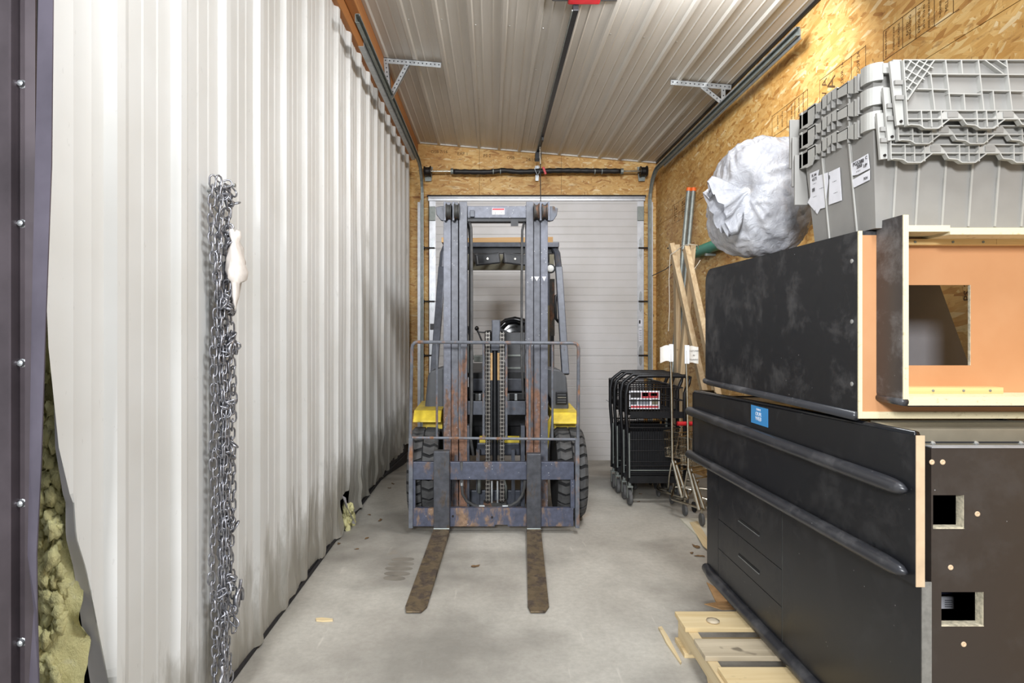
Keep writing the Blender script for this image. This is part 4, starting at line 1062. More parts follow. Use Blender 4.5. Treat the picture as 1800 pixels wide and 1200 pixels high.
slab(lambda Y: Lx(Y)+.0012, 2.0765, 2.0815, Z0+.01, .66, .004).build('seam_strip', 'galvanized_dull', lcn)
MB().box(1.024, 1.047, 1.4165, 1.4195, Z0+.004, .668).build('cut_edge', 'grey_edge', lcn, label='grey sawn edge of the side panel')
# brown end panel with two openings
hx = [(1.051, 1.125, .796, .8745), (1.071, 1.1715, .564, .644)]
xs_ = sorted({1.047, 1.78, *[h[0] for h in hx], *[h[1] for h in hx]}); zs2 = sorted({Z0+.002, .987, *[h[2] for h in hx], *[h[3] for h in hx]})
ep = grid_panel(MB(), xs_, zs2, hx, 1.418, 1.440).build('end_panel', 'brown_laminate', lcn, label='brown end panel with two square cut-outs')
for h in hx:
    m = MB(); e = .0006
    m.box(h[1]-e-.001, h[1]-e+.0, 1.4178, 1.441, h[2], h[3]); m.box(h[0], h[1], 1.4178, 1.441, h[2], h[2]+.001)
    m.build('raw_cut', 'chipboard', ep, label='pale raw chipboard inside the cut-out')
    MB().box(h[0], h[1], 1.4172, 1.4185, h[2]-.0015, h[2]).build('chipped_rim', 'chipboard', ep)
MB().box(1.047, 1.78, 1.4165, 1.4402, .987, .9895).build('edge_band', 'white_track', ep)
for x, y in ((1638, 812), (1657, 812), (1718, 903), (1671, 997), (1694, 1132)):
    p = px(x, y, 1.418); MB().lathe(p, 'y', [(.0, .0065), (-.0012, .006), (-.0018, .0035), (-.0005, .002)], 10).build('screw_plug', 'tan_edge', ep, smooth=SM)
# carcass
MB().box(1.046, 1.78, 2.755, 2.775, Z0+.002, .96).build('rear_panel', 'black_laminate', lcn)
MB().box(1.76, 1.78, 1.442, 2.753, Z0+.002, .96).build('right_panel', 'black_laminate', lcn)
MB().box(1.046, 1.758, 1.442, 2.753, Z0+.002, Z0+.022).build('bottom_panel', 'black_laminate', lcn)
MB().box(1.046, 1.758, 1.46, 2.753, .935, .955).build('top_panel', 'black_laminate', lcn)
MB().box(1.04, 1.3, 1.75, 1.77, .15, .93).build('inner_sheet', 'void_dark', lcn)  # dark sheet added behind the cut-outs to stand in for interior shade
MB().box(1.15, 1.168, 1.60, 1.75, .15, .93).build('inner_sheet', 'tan_edge', lcn)
p = px(1665, 1056, 1.745); q = MB().box(p.x-.035, p.x+.02, 1.744, 1.7495, p.z-.022, p.z+.012).build('data_plate', 'paper', lcn, label='small printed plate seen inside the lower cut-out')
for i in range(4): MB().box(p.x-.008, p.x+.014, 1.7435, 1.744, p.z-.017+i*.006, p.z-.0145+i*.006).build('print_line', 'grey_ink', q)
MB().box(p.x-.04, p.x+.035, 1.744, 1.7495, p.z+.02, p.z+.04).build('data_plate', 'seal_blue', lcn)
# tan-grey channel and bolts between the two units
MB().prism([(1.50, .956), (1.50, 1.018), (1.62, 1.022), (1.62, .956)], 'x', 1.03, 1.78).build('cross_channel', 'channel_tan', lcn, bevel=.002)
MB().box(1.03, 1.78, 1.4985, 1.5, .983, .987).build('channel_groove', 'galv_hole', lcn)
for x in (1640, 1716, 1795):
    p = px(x, 779, 1.498); MB().lathe(p, 'y', [(.002, .006), (-.003, .005), (-.004, .002)], 10).build('bolt', 'screw_metal', lcn, smooth=SM)
# upper apron with rails
m = slab(Ux, 1.41, 2.765, .662, 1.0, .0195, top=(1.017, .976)); m.build('apron', 'black_laminate', lcn)
MB().box(Ux(1.41), Ux(1.41)+.0205, 1.4078, 1.4102, .660, 1.018).build('apron_edge', 'tan_edge', lcn, label='pale tan raw edge of the apron')
m = MB(); m.v = [Vector((Ux(2.765), 2.765, .662)), Vector((1.04, 2.775, .662)), Vector((1.04, 2.775, .976)), Vector((Ux(2.765), 2.765, .976)), Vector((Ux(2.745), 2.745, .662)), Vector((1.04, 2.757, .662)), Vector((1.04, 2.757, .976)), Vector((Ux(2.745), 2.745, .976))]
m.f = [(0,1,2,3),(7,6,5,4),(0,4,5,1),(1,5,6,2),(2,6,7,3),(3,7,4,0)]; m.build('apron_return', 'black_laminate', lcn)
MB().tube([(Ux(1.42)+.01, 1.42, 1.018), (Ux(1.9)+.012, 1.9, 1.006), (Ux(2.4)+.012, 2.4, .992), (Ux(2.76)+.012, 2.76, .978), (1.03, 2.762, .978)], .009, 8).build('top_edge_trim', 'black_gloss', lcn, smooth=True)
for (za, zb2) in ((.885, .89), (.687, .690)):
    Ya, Yb = 1.424, 2.765
    pts = [(Ux(Ya)-.012, Ya, za)]+[(Ux(Ya+(Yb-Ya)*u)-.014, Ya+(Yb-Ya)*u, za+(zb2-za)*u) for u in (.012, .03, .06, .5, 1.0)]+[(Ux(Yb)-.005, Yb+.012, zb2), (Ux(Yb)+.04, Yb+.016, zb2)]
    MB().tube(pts, [.005, .0145, .0185, .020, .020, .020, .018, .016], 14).build('bumper_rail', 'bumper_black', lcn, smooth=True)
# kick bumper at the foot
pts = [(Lx(1.42)-.006, 1.42, Z0+.030), (Lx(2.0)-.006, 2.0, Z0+.03), (Lx(2.7)-.006, 2.7, Z0+.03), (Lx(2.76)-.0, 2.775, Z0+.033), (1.05, 2.782, Z0+.035)]
MB().tube(pts, .0245, 14).build('kick_bumper', 'bumper_black', lcn, smooth=True)
# blue sticker
sk = slab(lambda Y: Ux(Y)-.0015, 2.085, 2.205, .925, .99, .0012).build('blue_sticker', 'blue_print', lcn, label='square blue sticker with white lettering')
ang = math.atan(.0525)
R = Euler((PI/2, 0, -PI/2+ang)).to_matrix()
for s_, dz in (('THIS IS', .021), ('OUR', .005), ('WEB', -.012)):
    text('sticker_text', s_, .020 if s_ != 'THIS IS' else .011, (Ux(2.15)-.0022, 2.15, .957+dz), R.to_euler(), 'white_print', sk, .0003)

# ------------------------------------------------------------------ upper counter unit
UZ = 1.03
uc = thing('upper_counter', 'black counter section lying on the lower counter with raw orange hardboard back', 'counter', (1.25, 2.1, UZ))
def Vx(Y): return .984-.027*(Y-1.6)
def rr_poly(Y0, Y1, z0, z1, r0, r1):
    """side outline: near corners square, far corners rounded (r0 bottom, r1 top)"""
    p = [(Y0, z0)]
    p += [(Y1-r0+r0*math.sin(a), z0+r0-r0*math.cos(a)) for a in [PI/2*i/6 for i in range(7)]]
    p += [(Y1-r1+r1*math.cos(a), z1-r1+r1*math.sin(a)) for a in [PI/2*i/8 for i in range(9)]]
    p += [(Y0, z1)]; return p
pp = rr_poly(1.601, 2.66, UZ, 1.533, .02, .06)
m = MB(); n_ = len(pp); m.v = [Vector((Vx(y_), y_, z_)) for y_, z_ in pp]+[Vector((Vx(y_)+.02, y_, z_)) for y_, z_ in pp]
m.f = [tuple(range(n_))[::-1], tuple(range(n_, 2*n_))]+[(i, (i+1) % n_, n_+(i+1) % n_, n_+i) for i in range(n_)]
m.build('side_panel', 'black_laminate_dusty', uc)
MB().box(Vx(1.6), Vx(1.6)+.0105, 1.597, 1.6012, UZ, 1.533).build('raw_edge', 'plywood_edge_x', uc, label='pale plywood edge of the side panel')
for z in (1.455, 1.29, 1.12): MB().lathe((Vx(1.62)-.0005, 1.625, z), 'x', [(.001, .006), (-.001, .006), (-.0015, .002)], 10).build('screw', 'screw_metal', uc)
MB().prism([(1.602, 1.513), (2.6, 1.513), (2.6, 1.533), (1.602, 1.533)], 'x', 1.005, 1.62).build('top_panel', 'black_laminate_dusty', uc)
MB().box(1.005, 1.62, 1.602, 2.6, UZ, UZ+.018).build('bottom_panel', 'black_laminate_dusty', uc)
MB().tube([(Vx(1.6)-.004, 1.6, UZ+.006), (Vx(2.6)-.004, 2.6, UZ+.006), (Vx(2.66)-.0, 2.665, UZ+.008), (1.05, 2.67, UZ+.008)], .0125, 10).build('edge_bumper', 'bumper_black', uc, smooth=True)
bh = [(1.119, 1.2855, 1.172, 1.388)]
xs_ = [.9945, 1.119, 1.2855, 1.62]; zs2 = [UZ+.018, 1.172, 1.388, 1.522]
MB
hb_ = grid_panel(MB(), xs_, zs2, bh, 1.6, 1.606).build('back_board', 'orange_hardboard', uc, label='raw orange hardboard with a square cut-out')
MB().box(1.2848, 1.2862, 1.5992, 1.6065, 1.172, 1.388).build('frayed_cut', 'chipboard', hb_)
MB().box(.9945, 1.62, 1.597, 1.602, UZ+.0, UZ+.018).build('bottom_edge', 'plywood_edge_z', uc)
# projecting tray frame
Yf0, Yf1 = 1.50, 1.5995
lp = [(1.557), ]
m = MB(); pf = [(1.033, 1.557), (1.050, 1.557), (1.050, 1.095)]
pf += [(1.050+.0, 1.085), (1.046, 1.078), (1.040, 1.078)]+[(1.033+.010-.010*math.sin(a), 1.090-.012*math.cos(a)) for a in (.4, .8, 1.2, 1.57)]
m = MB().prism([(1.0335, 1.557), (1.0495, 1.557), (1.0495, 1.080), (1.046, 1.078), (1.040, 1.080), (1.036, 1.088), (1.0335, 1.10)], 'y', Yf0+.001, Yf1)
fr = m.build('tray_side', 'scuffed_black', uc, label='scuffed black side of the projecting frame')
MB().prism([(1.036, 1.557), (1.0495, 1.557), (1.0495, 1.093), (1.036, 1.093)], 'y', Yf0-.0015, Yf0+.001).build('plywood_edge', 'plywood_edge_x', fr)
MB().box(1.0495, 1.6, Yf0, Yf1, 1.0775, 1.0995).build('tray_bottom', 'plywood_edge_z', uc)
MB().box(1.05, 1.6, Yf0+.0, Yf1, 1.0745, 1.0775).build('tray_underside', 'black_laminate', uc)
MB().tube([(1.041, Yf0, 1.086), (1.041, Yf1, 1.086)], .0105, 10).build('rounded_corner', 'bumper_black', uc, smooth=True)
MB().box(1.050, 1.155, Yf0, Yf1, 1.515, 1.531).build('tray_top', 'plywood_edge_z', uc)
MB().box(1.155, 1.6, Yf0-.0, Yf1, 1.508, 1.525).build('tray_top', 'plywood_edge_z', uc)
MB().box(1.051, 1.335, 1.575, 1.5998, 1.493, 1.5078).build('batten', 'batten', uc); 
MB().box(1.336, 1.6, 1.575, 1.5998, 1.493, 1.5078).build('batten', 'batten', uc)
MB().box(1.052, 1.345, 1.565, 1.5998, 1.0998, 1.1165).build('batten', 'batten', uc)
for x, z in ((1.06, 1.50), (1.12, 1.50), (1.22, 1.50), (1.30, 1.50), (1.09, 1.108), (1.16, 1.108), (1.24, 1.108), (1.31, 1.108)):
    y_ = 1.574 if z > 1.3 else 1.564
    MB().lathe((x, y_, z), 'y', [(.001, .0035), (-.001, .003), (-.0015, .001)], 8).build('screw', 'galvanized_dull', uc)
# grey board leaning inside
q = [px(x, y, 2.0) for x, y in ((1560, 480), (1646, 480), (1652, 501), (1712, 665), (1560, 665))]
MB().prism([(p_.x, max(p_.z, UZ+.02)) for p_ in q], 'y', 2.0, 2.012).build('leaning_board', 'grey_board', None, label='dark grey board with slanted edge seen through the orange cut-out', cat='board')

# ------------------------------------------------------------------ totes
def tote(z0, top, first):
    lbls = ['topmost of the three nested grey totes with its lid hanging down', 'middle one of the three nested grey totes with hinged lids', 'lowest of the three nested grey totes with torn white labels']
    t_ = thing('plastic_tote', lbls[top], 'tote', (1.3, 1.73, z0), 'nested grey lidded totes on the upper counter')
    X0, X1, Y0, Y1 = .985, 1.585, 1.545, 1.905; H = .30; rh = .060
    zt = z0+H
    # tapered body shell
    m = MB(); tp_ = .032
    o4 = [(X0+tp_, Y0+tp_), (X1-tp_, Y0+tp_), (X1-tp_, Y1-tp_), (X0+tp_, Y1-tp_)]; i4 = [(X0+.010, Y0+.010), (X1-.010, Y0+.010), (X1-.010, Y1-.010), (X0+.010, Y1-.010)]
    zz = z0
    m.v = [Vector((*p_, zz)) for p_ in o4]+[Vector((*p_, zt-.005)) for p_ in i4]
    inn = .004
    def shr(ps, d_): 
        cx_ = sum(p_[0] for p_ in ps)/4; cy_ = sum(p_[1] for p_ in ps)/4
        return [(p_[0]+(d_ if p_[0] < cx_ else -d_), p_[1]+(d_ if p_[1] < cy_ else -d_)) for p_ in ps]
    m.v += [Vector((*p_, zz+.004)) for p_ in shr(o4, inn)]+[Vector((*p_, zt-.005)) for p_ in shr(i4, inn)]
    m.f = [(3,2,1,0), (8,9,10,11)]+[(i, (i+1) % 4, 4+(i+1) % 4, 4+i) for i in range(4)]+[(8+(i+1) % 4, 8+i, 12+i, 12+(i+1) % 4) for i in range(4)]+[(4+i, 4+(i+1) % 4, 12+(i+1) % 4, 12+i) for i in range(4)]
    m.build('tub', 'tote_plastic', t_)
    # vertical ribs moulded on the sides
    def lerp(u): return tp_*(1-u)+.010*u
    for yy in (1.655, 1.79):
        a = Vector((X0+tp_-.002, yy, z0+.004)); b = Vector((X0+.008, yy, zt-.05)); MB().bar(a, b, .004, .004).build('moulded_rib', 'tote_plastic_light', t_)
    for xx in (1.06, 1.12, 1.19, 1.26, 1.33, 1.40):
        a = Vector((xx, Y0+tp_-.002, z0+.004)); b = Vector((xx, Y0+.008, zt-.05)); MB().bar(a, b, .005, .004).build('moulded_rib', 'tote_plastic_light', t_)
    # end rim: wavy flange, boxes, gussets
    def rim(xa, sgn):
        outer = [(Y1, zt-.055), (Y1-.012, zt-.058), (Y1-.035, zt-.060), (Y1-.045, zt-.064), (Y1-.07, zt-.062), (Y1-.085, zt-.045), (Y1-.10, zt-.034), (Y1-.115, zt-.040), (Y1-.125, zt-.035), (Y1-.14, zt-.040), (Y1-.155, zt-.036), (Y1-.175, zt-.028), (Y1-.20, zt-.034), (Y1-.23, zt-.038), (Y1-.26, zt-.042), (Y1-.285, zt-.052), (Y1-.30, zt-.055)]
        topz = [(Y1-.30, zt-.010), (Y1-.215, zt-.010), (Y1-.205, zt-.002), (Y1-.13, zt-.002), (Y1-.125, zt-.012), (Y1-.095, zt-.012), (Y1-.09, zt-.004), (Y1-.05, zt-.004), (Y1-.045, zt-.014), (Y1-.02, zt-.014), (Y1, zt-.010)]
        m = MB().prism(outer+topz, 'x', xa-sgn*.0, xa+sgn*.004)
        m.build('end_rim', 'tote_plastic_light', t_)
        xin = xa+sgn*.030
        # top ledge with pockets
        m = MB(); m.box(xin-.002, xin+.002, Y0+.03, Y1-.01, zt-.03, zt-.002)
        for (a, b) in ((Y1-.02, Y1-.05), (Y1-.09, Y1-.095), (Y1-.125, Y1-.13), (Y1-.155, Y1-.158), (Y1-.178, Y1-.181), (Y1-.205, Y1-.208), (Y1-.255, Y1-.258), (Y1-.285, Y1-.288), (Y1-.30, Y1-.303)):
            m.box(min(xa, xin), max(xa, xin), b, a, zt-.052, zt-.006)
        for (a, b) in ((Y1-.05, Y1-.09), (Y1-.208, Y1-.255)): m.box(min(xa, xin), max(xa, xin), b, a, zt-.012, zt-.008)
        m.box(min(xa, xin), max(xa, xin), Y0+.02, Y1-.01, zt-.056, zt-.052) if False else None
        m.build('rim_pockets', 'tote_plastic', t_)
        # rounded near corner
        q_ = [(xa+sgn*.03*(1-math.cos(a)), Y0-.002+.03*(1-math.sin(a))) for a in [PI/2*i/6 for i in range(7)]]
        q_ = [(xa, Y0+.045)]+q_+[(xa+sgn*.03, Y0+.004)]+[(xa+sgn*.006, Y0+.045)]
        MB().prism(q_, 'z', zt-.046, zt).build('rim_corner', 'tote_plastic_light', t_)
        MB().box(min(xa, xa+sgn*.03), max(xa, xa+sgn*.03), Y1-.012, Y1, zt-.055, zt-.004).build('rim_corner', 'tote_plastic_light', t_)
    rim(X0, 1); rim(X1-.0, -1)
    MB().box(X0+.03, X1-.03, Y1-.004, Y1, zt-.045, zt-.006).build('side_rim', 'tote_plastic', t_)
    # near side rim / hinge row
    m = MB().box(X0+.028, X1-.028, Y0-.004, Y0+.006, zt-.03, zt-.004)
    x = X0+.05
    k = 0
    while x < X1-.05:
        m.box(x, x+.022, Y0-.010, Y0+.002, zt-.010, zt+.002); x += .047 if k % 3 else .038; k += 1
    m.build('hinge_row', 'tote_plastic_light', t_)
    return t_, zt, X0, X1, Y0, Y1
def flap(t_, zt, Yp, x_left, h_, lean):
    """hanging lid half: slab with raised ribs and an interlocking toothed edge; x_left at its left edge"""
    zb = zt-h_; XR_ = 1.585
    def pt(x, z, d_): return (x, Yp-(zt-z)*lean-d_, z)
    # toothed outline
    tooth = []
    x = x_left+.008; zl = zb+.024
    while x < XR_-.14:
        tooth += [(x, zb+.010), (x+.022, zb+.008), (x+.034, zb), (x+.068, zb), (x+.080, zb+.010), (x+.098, zl), (x+.115, zl+.002)]
        x += .140 if False else .139
        tooth += [(x-.022, zl+.002), (x-.008, zb+.012)] if False else [(x-.008, zl)]
    out = [(x_left, zb+.008)]+tooth+[(XR_, zl), (XR_, zt-.008), (x_left-.0, zt-.008)]
    m = MB(); n_ = len(out); m.v = [Vector(pt(x_, z_, 0)) for x_, z_ in out]+[Vector(pt(x_, z_, .003)) for x_, z_ in out]
    m.f = [tuple(range(n_))[::-1], tuple(range(n_, 2*n_))]+[(i, (i+1) % n_, n_+(i+1) % n_, n_+i) for i in range(n_)]
    lid = m.build('lid_flap', 'tote_plastic', t_)
    ribs_ = []
    def R_(xa, za, xb, zb_): ribs_.append(((xa, za), (xb, zb_)))
    P = x_left; T = zt-.012
    for i in range(n_-1):
        a, b = out[i], out[i+1]
        if a[1] < zt-.05 and b[1] < zt-.05: R_(*a, *b)
    R_(P, T, XR_, T); R_(P, T, P, zb+.008)
    R_(P+.0, zb+.046, XR_, zb+.046); R_(P+.0, zb+.024, XR_, zb+.024)
    xx = P+.008
    while xx < XR_-.12:
        for d_ in (.028, .052, .078): R_(xx+d_, zb+.003, xx+d_, zb+.046)
        xx += .139
    if h_ > .17:
        for d_ in (.066, .106, .189, .26, .34): R_(P+d_, T if d_ > .1 else T-.037, P+d_+.004, zb+.046)
        R_(P+.146, T, P+.146, T-.037); R_(P+.146, T-.088, P+.146, zb+.046); R_(P+.22, T-.08, P+.22, zb+.046)
        R_(P+.060, T-.037, XR_, T-.04); R_(P+.03, T-.076, P+.106, T-.078); R_(P+.106, T-.088, P+.189, T-.090); R_(P+.189, T-.080, P+.30, T-.082)
        for i, (a, b) in enumerate(((.078, .105), (.060, .080), (.040, .054), (.020, .028))): R_(P+a, T, P+.003, T-b-.0)
        for i in range(3): R_(P+.002, T-.028-.026*i, P+.024+.010*i, T-.050-.022*i) if False else None
        for (a, b, c_, d_) in ((.012, .0, .066, .037), (.035, .0, .074, .022), (.002, .022, .05, .052), (.002, .046, .032, .066), (.003, .070, .016, .080)): R_(P+a, T-b, P+c_, T-d_)
        for (a, b, c_, d_) in ((.205, 0, .25, .037), (.235, 0, .262, .02)): R_(P+a, T-b, P+c_, T-d_)
    m = MB()
    for (a, b) in ribs_:
        A = Vector(pt(a[0], a[1], .009)); B = Vector(pt(b[0], b[1], .009))
        if (B-A).length < 1e-4: continue
        m.bar(A, B, .0026, .013, up=(0, 1, 0))
    m.build('lid_ribs', 'tote_plastic_light', lid)
    # latch pockets between teeth
    xx = P+.008+.105
    while xx < XR_-.1:
        z_ = zb+.035; q = [pt(xx-.012, z_-.007, .016), pt(xx+.014, z_-.007, .016), pt(xx+.014, z_+.007, .016), pt(xx-.012, z_+.007, .016)]
        m = MB(); A = [pt(xx-.036, zb+.024, .004), pt(xx+.030, zb+.024, .004), pt(xx+.012, zb+.046, .004), pt(xx-.018, zb+.046, .004)]
        m.v = [Vector(v_) for v_ in A]+[Vector(v_)-Vector((0, .010, 0)) for v_ in A]; m.f = [(0,1,2,3),(7,6,5,4),(0,4,5,1),(1,5,6,2),(2,6,7,3),(3,7,4,0)]
        o_ = m.build('latch_pad', 'tote_plastic_light', lid)
        MB().box(q[0][0], q[1][0], q[0][1]-.0, q[0][1]+.002, q[0][2], q[2][2]).build('latch_slot', 'tote_plastic', o_); xx += .139
    # hinge column at the left end
    m = MB(); A = [pt(P-.030, T, .0), pt(P-.004, T, .0), pt(P-.004, zb+.012, .0), pt(P-.022, zb+.010, .0)]
    m.v = [Vector(v_) for v_ in A]+[Vector(v_)-Vector((0, .007, 0)) for v_ in A]; m.f = [(0,1,2,3),(7,6,5,4),(0,4,5,1),(1,5,6,2),(2,6,7,3),(3,7,4,0)]
    o_ = m.build('end_strip', 'tote_plastic_light', lid)
    for u in (.3, .52): 
        a = pt(P-.024, T-(T-zb)*u, .008); MB().box(a[0], a[0]+.02, a[1]-.006, a[1]+.004, a[2]-.010, a[2]+.001).build('clip', 'tote_plastic', o_)
    a = pt(P-.012, zb+.02, .0085); MB().cyl(a, 'y', .0035, .004, 10).build('pin_hole', 'bolt_dark', o_)
TZ = 1.537
totes = []
for i, (z0, top) in enumerate(((TZ, 2), (TZ+.0625, 1), (TZ+.125, 0))):
    t_, zt, X0, X1, Y0, Y1 = tote(z0, top, i == 0)
    totes.append(t_)
    hL = (.118, .125, .186)[i]
    flap(t_, zt-.0, (1.538, 1.532, 1.522)[i], (1.020, 1.032, 1.042)[i], (.142, .160, .190)[i], (.02, .05, .09)[i])
    # rear lid half hanging behind, seen edge on from the left
    for k in range(1): MB().box(X0-.012, X1, Y1+.004+.016*i, Y1+.012+.016*i, zt-.17, zt-.01).build('lid_flap', 'tote_plastic', t_, bevel=.002)
# torn labels on the lowest tote's end
R = Euler((PI/2, 0, -PI/2)).to_matrix()
low = totes[0]
def face_x(z): return .985+.032-(.022)*(z-TZ)/.30-.0035
def lab(pts, mat='paper', name='torn_label'):
    m = MB(); q = []
    for x, y in pts:
        # intersect the view ray with the tote end plane
        Y = 1.7
        for _ in range(12):
            z = CH-(y-CY)/F*Y; Y = face_x(z)*F/(x-CX)
        q.append(Vector((face_x(z)-.0008, Y, z)))
    m.v = q+[v_+Vector((.0008, 0, 0)) for v_ in q]; n_ = len(q)
    m.f = [tuple(range(n_)), tuple(range(n_, 2*n_))[::-1]]+[(i, (i+1) % n_, n_+(i+1) % n_, n_+i) for i in range(n_)]
    o_ = m.build(name, mat, low); return q
lab([(1424, 305), (1440, 298), (1438, 309), (1455, 303), (1456, 320), (1450, 365), (1442, 367), (1437, 376), (1420, 356), (1425, 345)])
lab([(1457, 303), (1476, 294), (1480, 352), (1457, 360), (1458, 320)])
lab([(1495, 288), (1526, 270), (1529, 296), (1508, 307), (1497, 309)])
lab([(1499, 316), (1529, 299), (1529, 316), (1501, 330)])
def ltext(s_, size, x, y):
    Y = 1.7
    for _ in range(12):
        z = CH-(y-CY)/F*Y; Y = face_x(z)*F/(x-CX)
    text('label_text', s_, size, (face_x(z)-.0022, Y, z), R.to_euler(), 'ink', low, .0003)
ltext('PG5388', .015, 1510, 286); ltext('2050', .012, 1512, 292); ltext('1/P', .013, 1522, 291); ltext('C', .012, 1524, 277); ltext('R24', .010, 1523, 313)
ltext('FL 04', .012, 1432, 308); ltext('4171', .014, 1433, 315); ltext('3', .016, 1459, 312); ltext('C', .008, 1434, 371); ltext('IIII', .016, 1431, 334)
for x, y in ((1433, 322), (1433, 345), (1468, 318), (1470, 338), (1445, 330), (1510, 300)): ltext('- -- -', .010, x, y)

# ------------------------------------------------------------------ plastic bag of stuffing
bm = bmesh.new(); bmesh.ops.create_icosphere(bm, subdivisions=6, radius=1)
BC = Vector((1.05, 2.33, 1.775)); tie = Vector((-.66, -.74, .06)).normalized()
te1 = tie.cross(Vector((0, 0, 1))).normalized(); te2 = tie.cross(te1)
def ridge(p_): return 1-2*abs(noise.noise(p_))
for v_ in bm.verts:
    d = v_.co.normalized()
    w = Vector((d.x+.25*noise.noise(d*2.2), d.y, d.z+.25*noise.noise(d*2.2+Vector((5, 5, 5)))))
    pe = 2.9 if d.z > -.2 else 2.5
    k_ = (abs(d.x)**pe+abs(d.y)**pe+abs(d.z)**pe)**(-1/pe)
    q = Vector((d.x*.180, d.y*.19, d.z*.228))*k_
    if d.z > 0 and d.x < 0: q.x += .030*d.z*(-d.x)
    if d.z < 0 and d.x < 0: q.x -= .012*min(1, -d.z*2)
    ang_ = d.angle(tie); td = d-tie*d.dot(tie); ph = math.atan2(td.dot(te2), td.dot(te1))
    pleat = ridge(Vector((math.cos(ph)*3.5, math.sin(ph)*3.5, ang_*.7)))
    g_ = math.exp(-((ang_-.5)/.55)**2)*min(ang_/.15, 1)
    q *= 1-.30*math.exp(-(ang_/.20)**2)+.055*pleat*g_
    q *= 1+.05*noise.noise(d*1.9)+.030*ridge(w*3.0)+.020*ridge(w*6.5+Vector((1, 5, 2)))+.010*ridge(w*14)+.005*ridge(w*27)-.045
    v_.co = q
    if v_.co.z+BC.z < 1.536: v_.co.z = 1.536-BC.z+.002*noise.noise(d*9)+.002
me = bpy.data.meshes.new('plastic_bag'); bm.to_mesh(me); bm.free(); me.materials.append(M['bag_film'])
for p_ in me.polygons: p_.use_smooth = True
me.transform(Matrix.Translation((0, 0, BC.z-1.536)))
bag = thing('plastic_bag', 'big crumpled translucent white plastic bag bulging beside the grey totes', 'bag', (BC.x, BC.y, 1.536))
bo = bpy.data.objects.new('bag_film', me); COL.objects.link(bo); bo.parent = bag; OFF[bo.name] = OFF[bag.name]
# gathered ear of film past the tie, and stuffing inside
m = MB(); base = BC+Vector((-.105, -.125, .005)); n_ = 48; vs = []
for i, (t_, r) in enumerate(((0, .016), (.02, .018), (.045, .045), (.08, .078), (.11, .098), (.135, .092))):
    for k in range(n_):
        a = 2*PI*k/n_; rr = r*(1+.22*math.sin(5*a+i*.3)*(i > 1)+.16*math.sin(11*a)+.08*math.sin(17*a))
        c_ = base+Vector((-.80, -.25, -.52)).normalized()*t_*1.15
        vs.append(c_+Vector((.25, -.95, 0)).normalized()*rr*.40*math.cos(a)+Vector((-.38, 0, .92))*rr*.95*math.sin(a))
m.add(vs, [(i*n_+k, i*n_+(k+1) % n_, (i+1)*n_+(k+1) % n_, (i+1)*n_+k) for i in range(5) for k in range(n_)])
m.build('gathered_neck', 'bag_film', bag, smooth=True)
random.seed(9); m = MB()
for _ in range(14):
    cc = BC+Vector((rnd(-.1, .1), rnd(-.1, .1), rnd(-.12, .1))); r = rnd(.04, .07)
    m.lathe(cc, random.choice('xyz'), [(-r, r*.3), (-r*.6, r*.8), (0, r), (r*.6, r*.8), (r, r*.3)], 10)
m.build('stuffing', 'rag_cloth', bag, smooth=True, kind='stuff')

# ------------------------------------------------------------------ pipes and lumber at the right wall
pp_ = thing('conduit_pipe', 'leftmost of the two grey conduit pipes with orange caps leaning on the chipboard wall', 'pipe', (1.60, 5.3, 0), 'conduit pipes with orange caps')
def conduit(root, dx):
    a = Vector((1.56+dx, 5.30, fz(5.3)+.004)); b = Vector((1.868+dx-.012, 5.5, 2.55))
    MB().tube([a, b], .020, 12).build('tube', 'galvanized_dull', root, smooth=SM)
    d = (b-a).normalized(); MB().tube([b-d*.01, b+d*.022], .0225, 12).build('end_cap', 'orange_plastic', root, smooth=SM, label='orange plastic cap')
conduit(pp_, -.036)
pp2 = thing('conduit_pipe', 'rightmost of the two grey conduit pipes with orange caps leaning on the chipboard wall', 'pipe', (1.60, 5.3, 0), 'conduit pipes with orange caps')
conduit(pp2, .008)
gp = thing('green_pipe', 'teal green plastic pipe lying level along the chipboard wall behind the plastic bag', 'pipe', (1.835, 4.5, 1.95))
n_ = 20; m = MB()
ro, ri = .048, .042
for Y in (5.45, 3.3):
    for r in (ro, ri):
        for k in range(n_): a = 2*PI*k/n_; m.v.append(Vector((1.833+r*math.cos(a), Y, 1.955+r*math.sin(a))))
def rg(a, b): return [(a+k, a+(k+1) % n_, b+(k+1) % n_, b+k) for k in range(n_)]
m.f = rg(0, 2*n_)+rg(3*n_, n_)+rg(n_, 0)+rg(2*n_, 3*n_)
m.build('pipe', 'teal_pipe', gp, smooth=SM)
MB().box(1.80, 1.884, 5.0, 5.03, 1.885, 1.905).build('wall_bracket', 'galvanized_dull', gp); MB().box(1.80, 1.884, 3.5, 3.53, 1.885, 1.905).build('wall_bracket', 'galvanized_dull', gp)

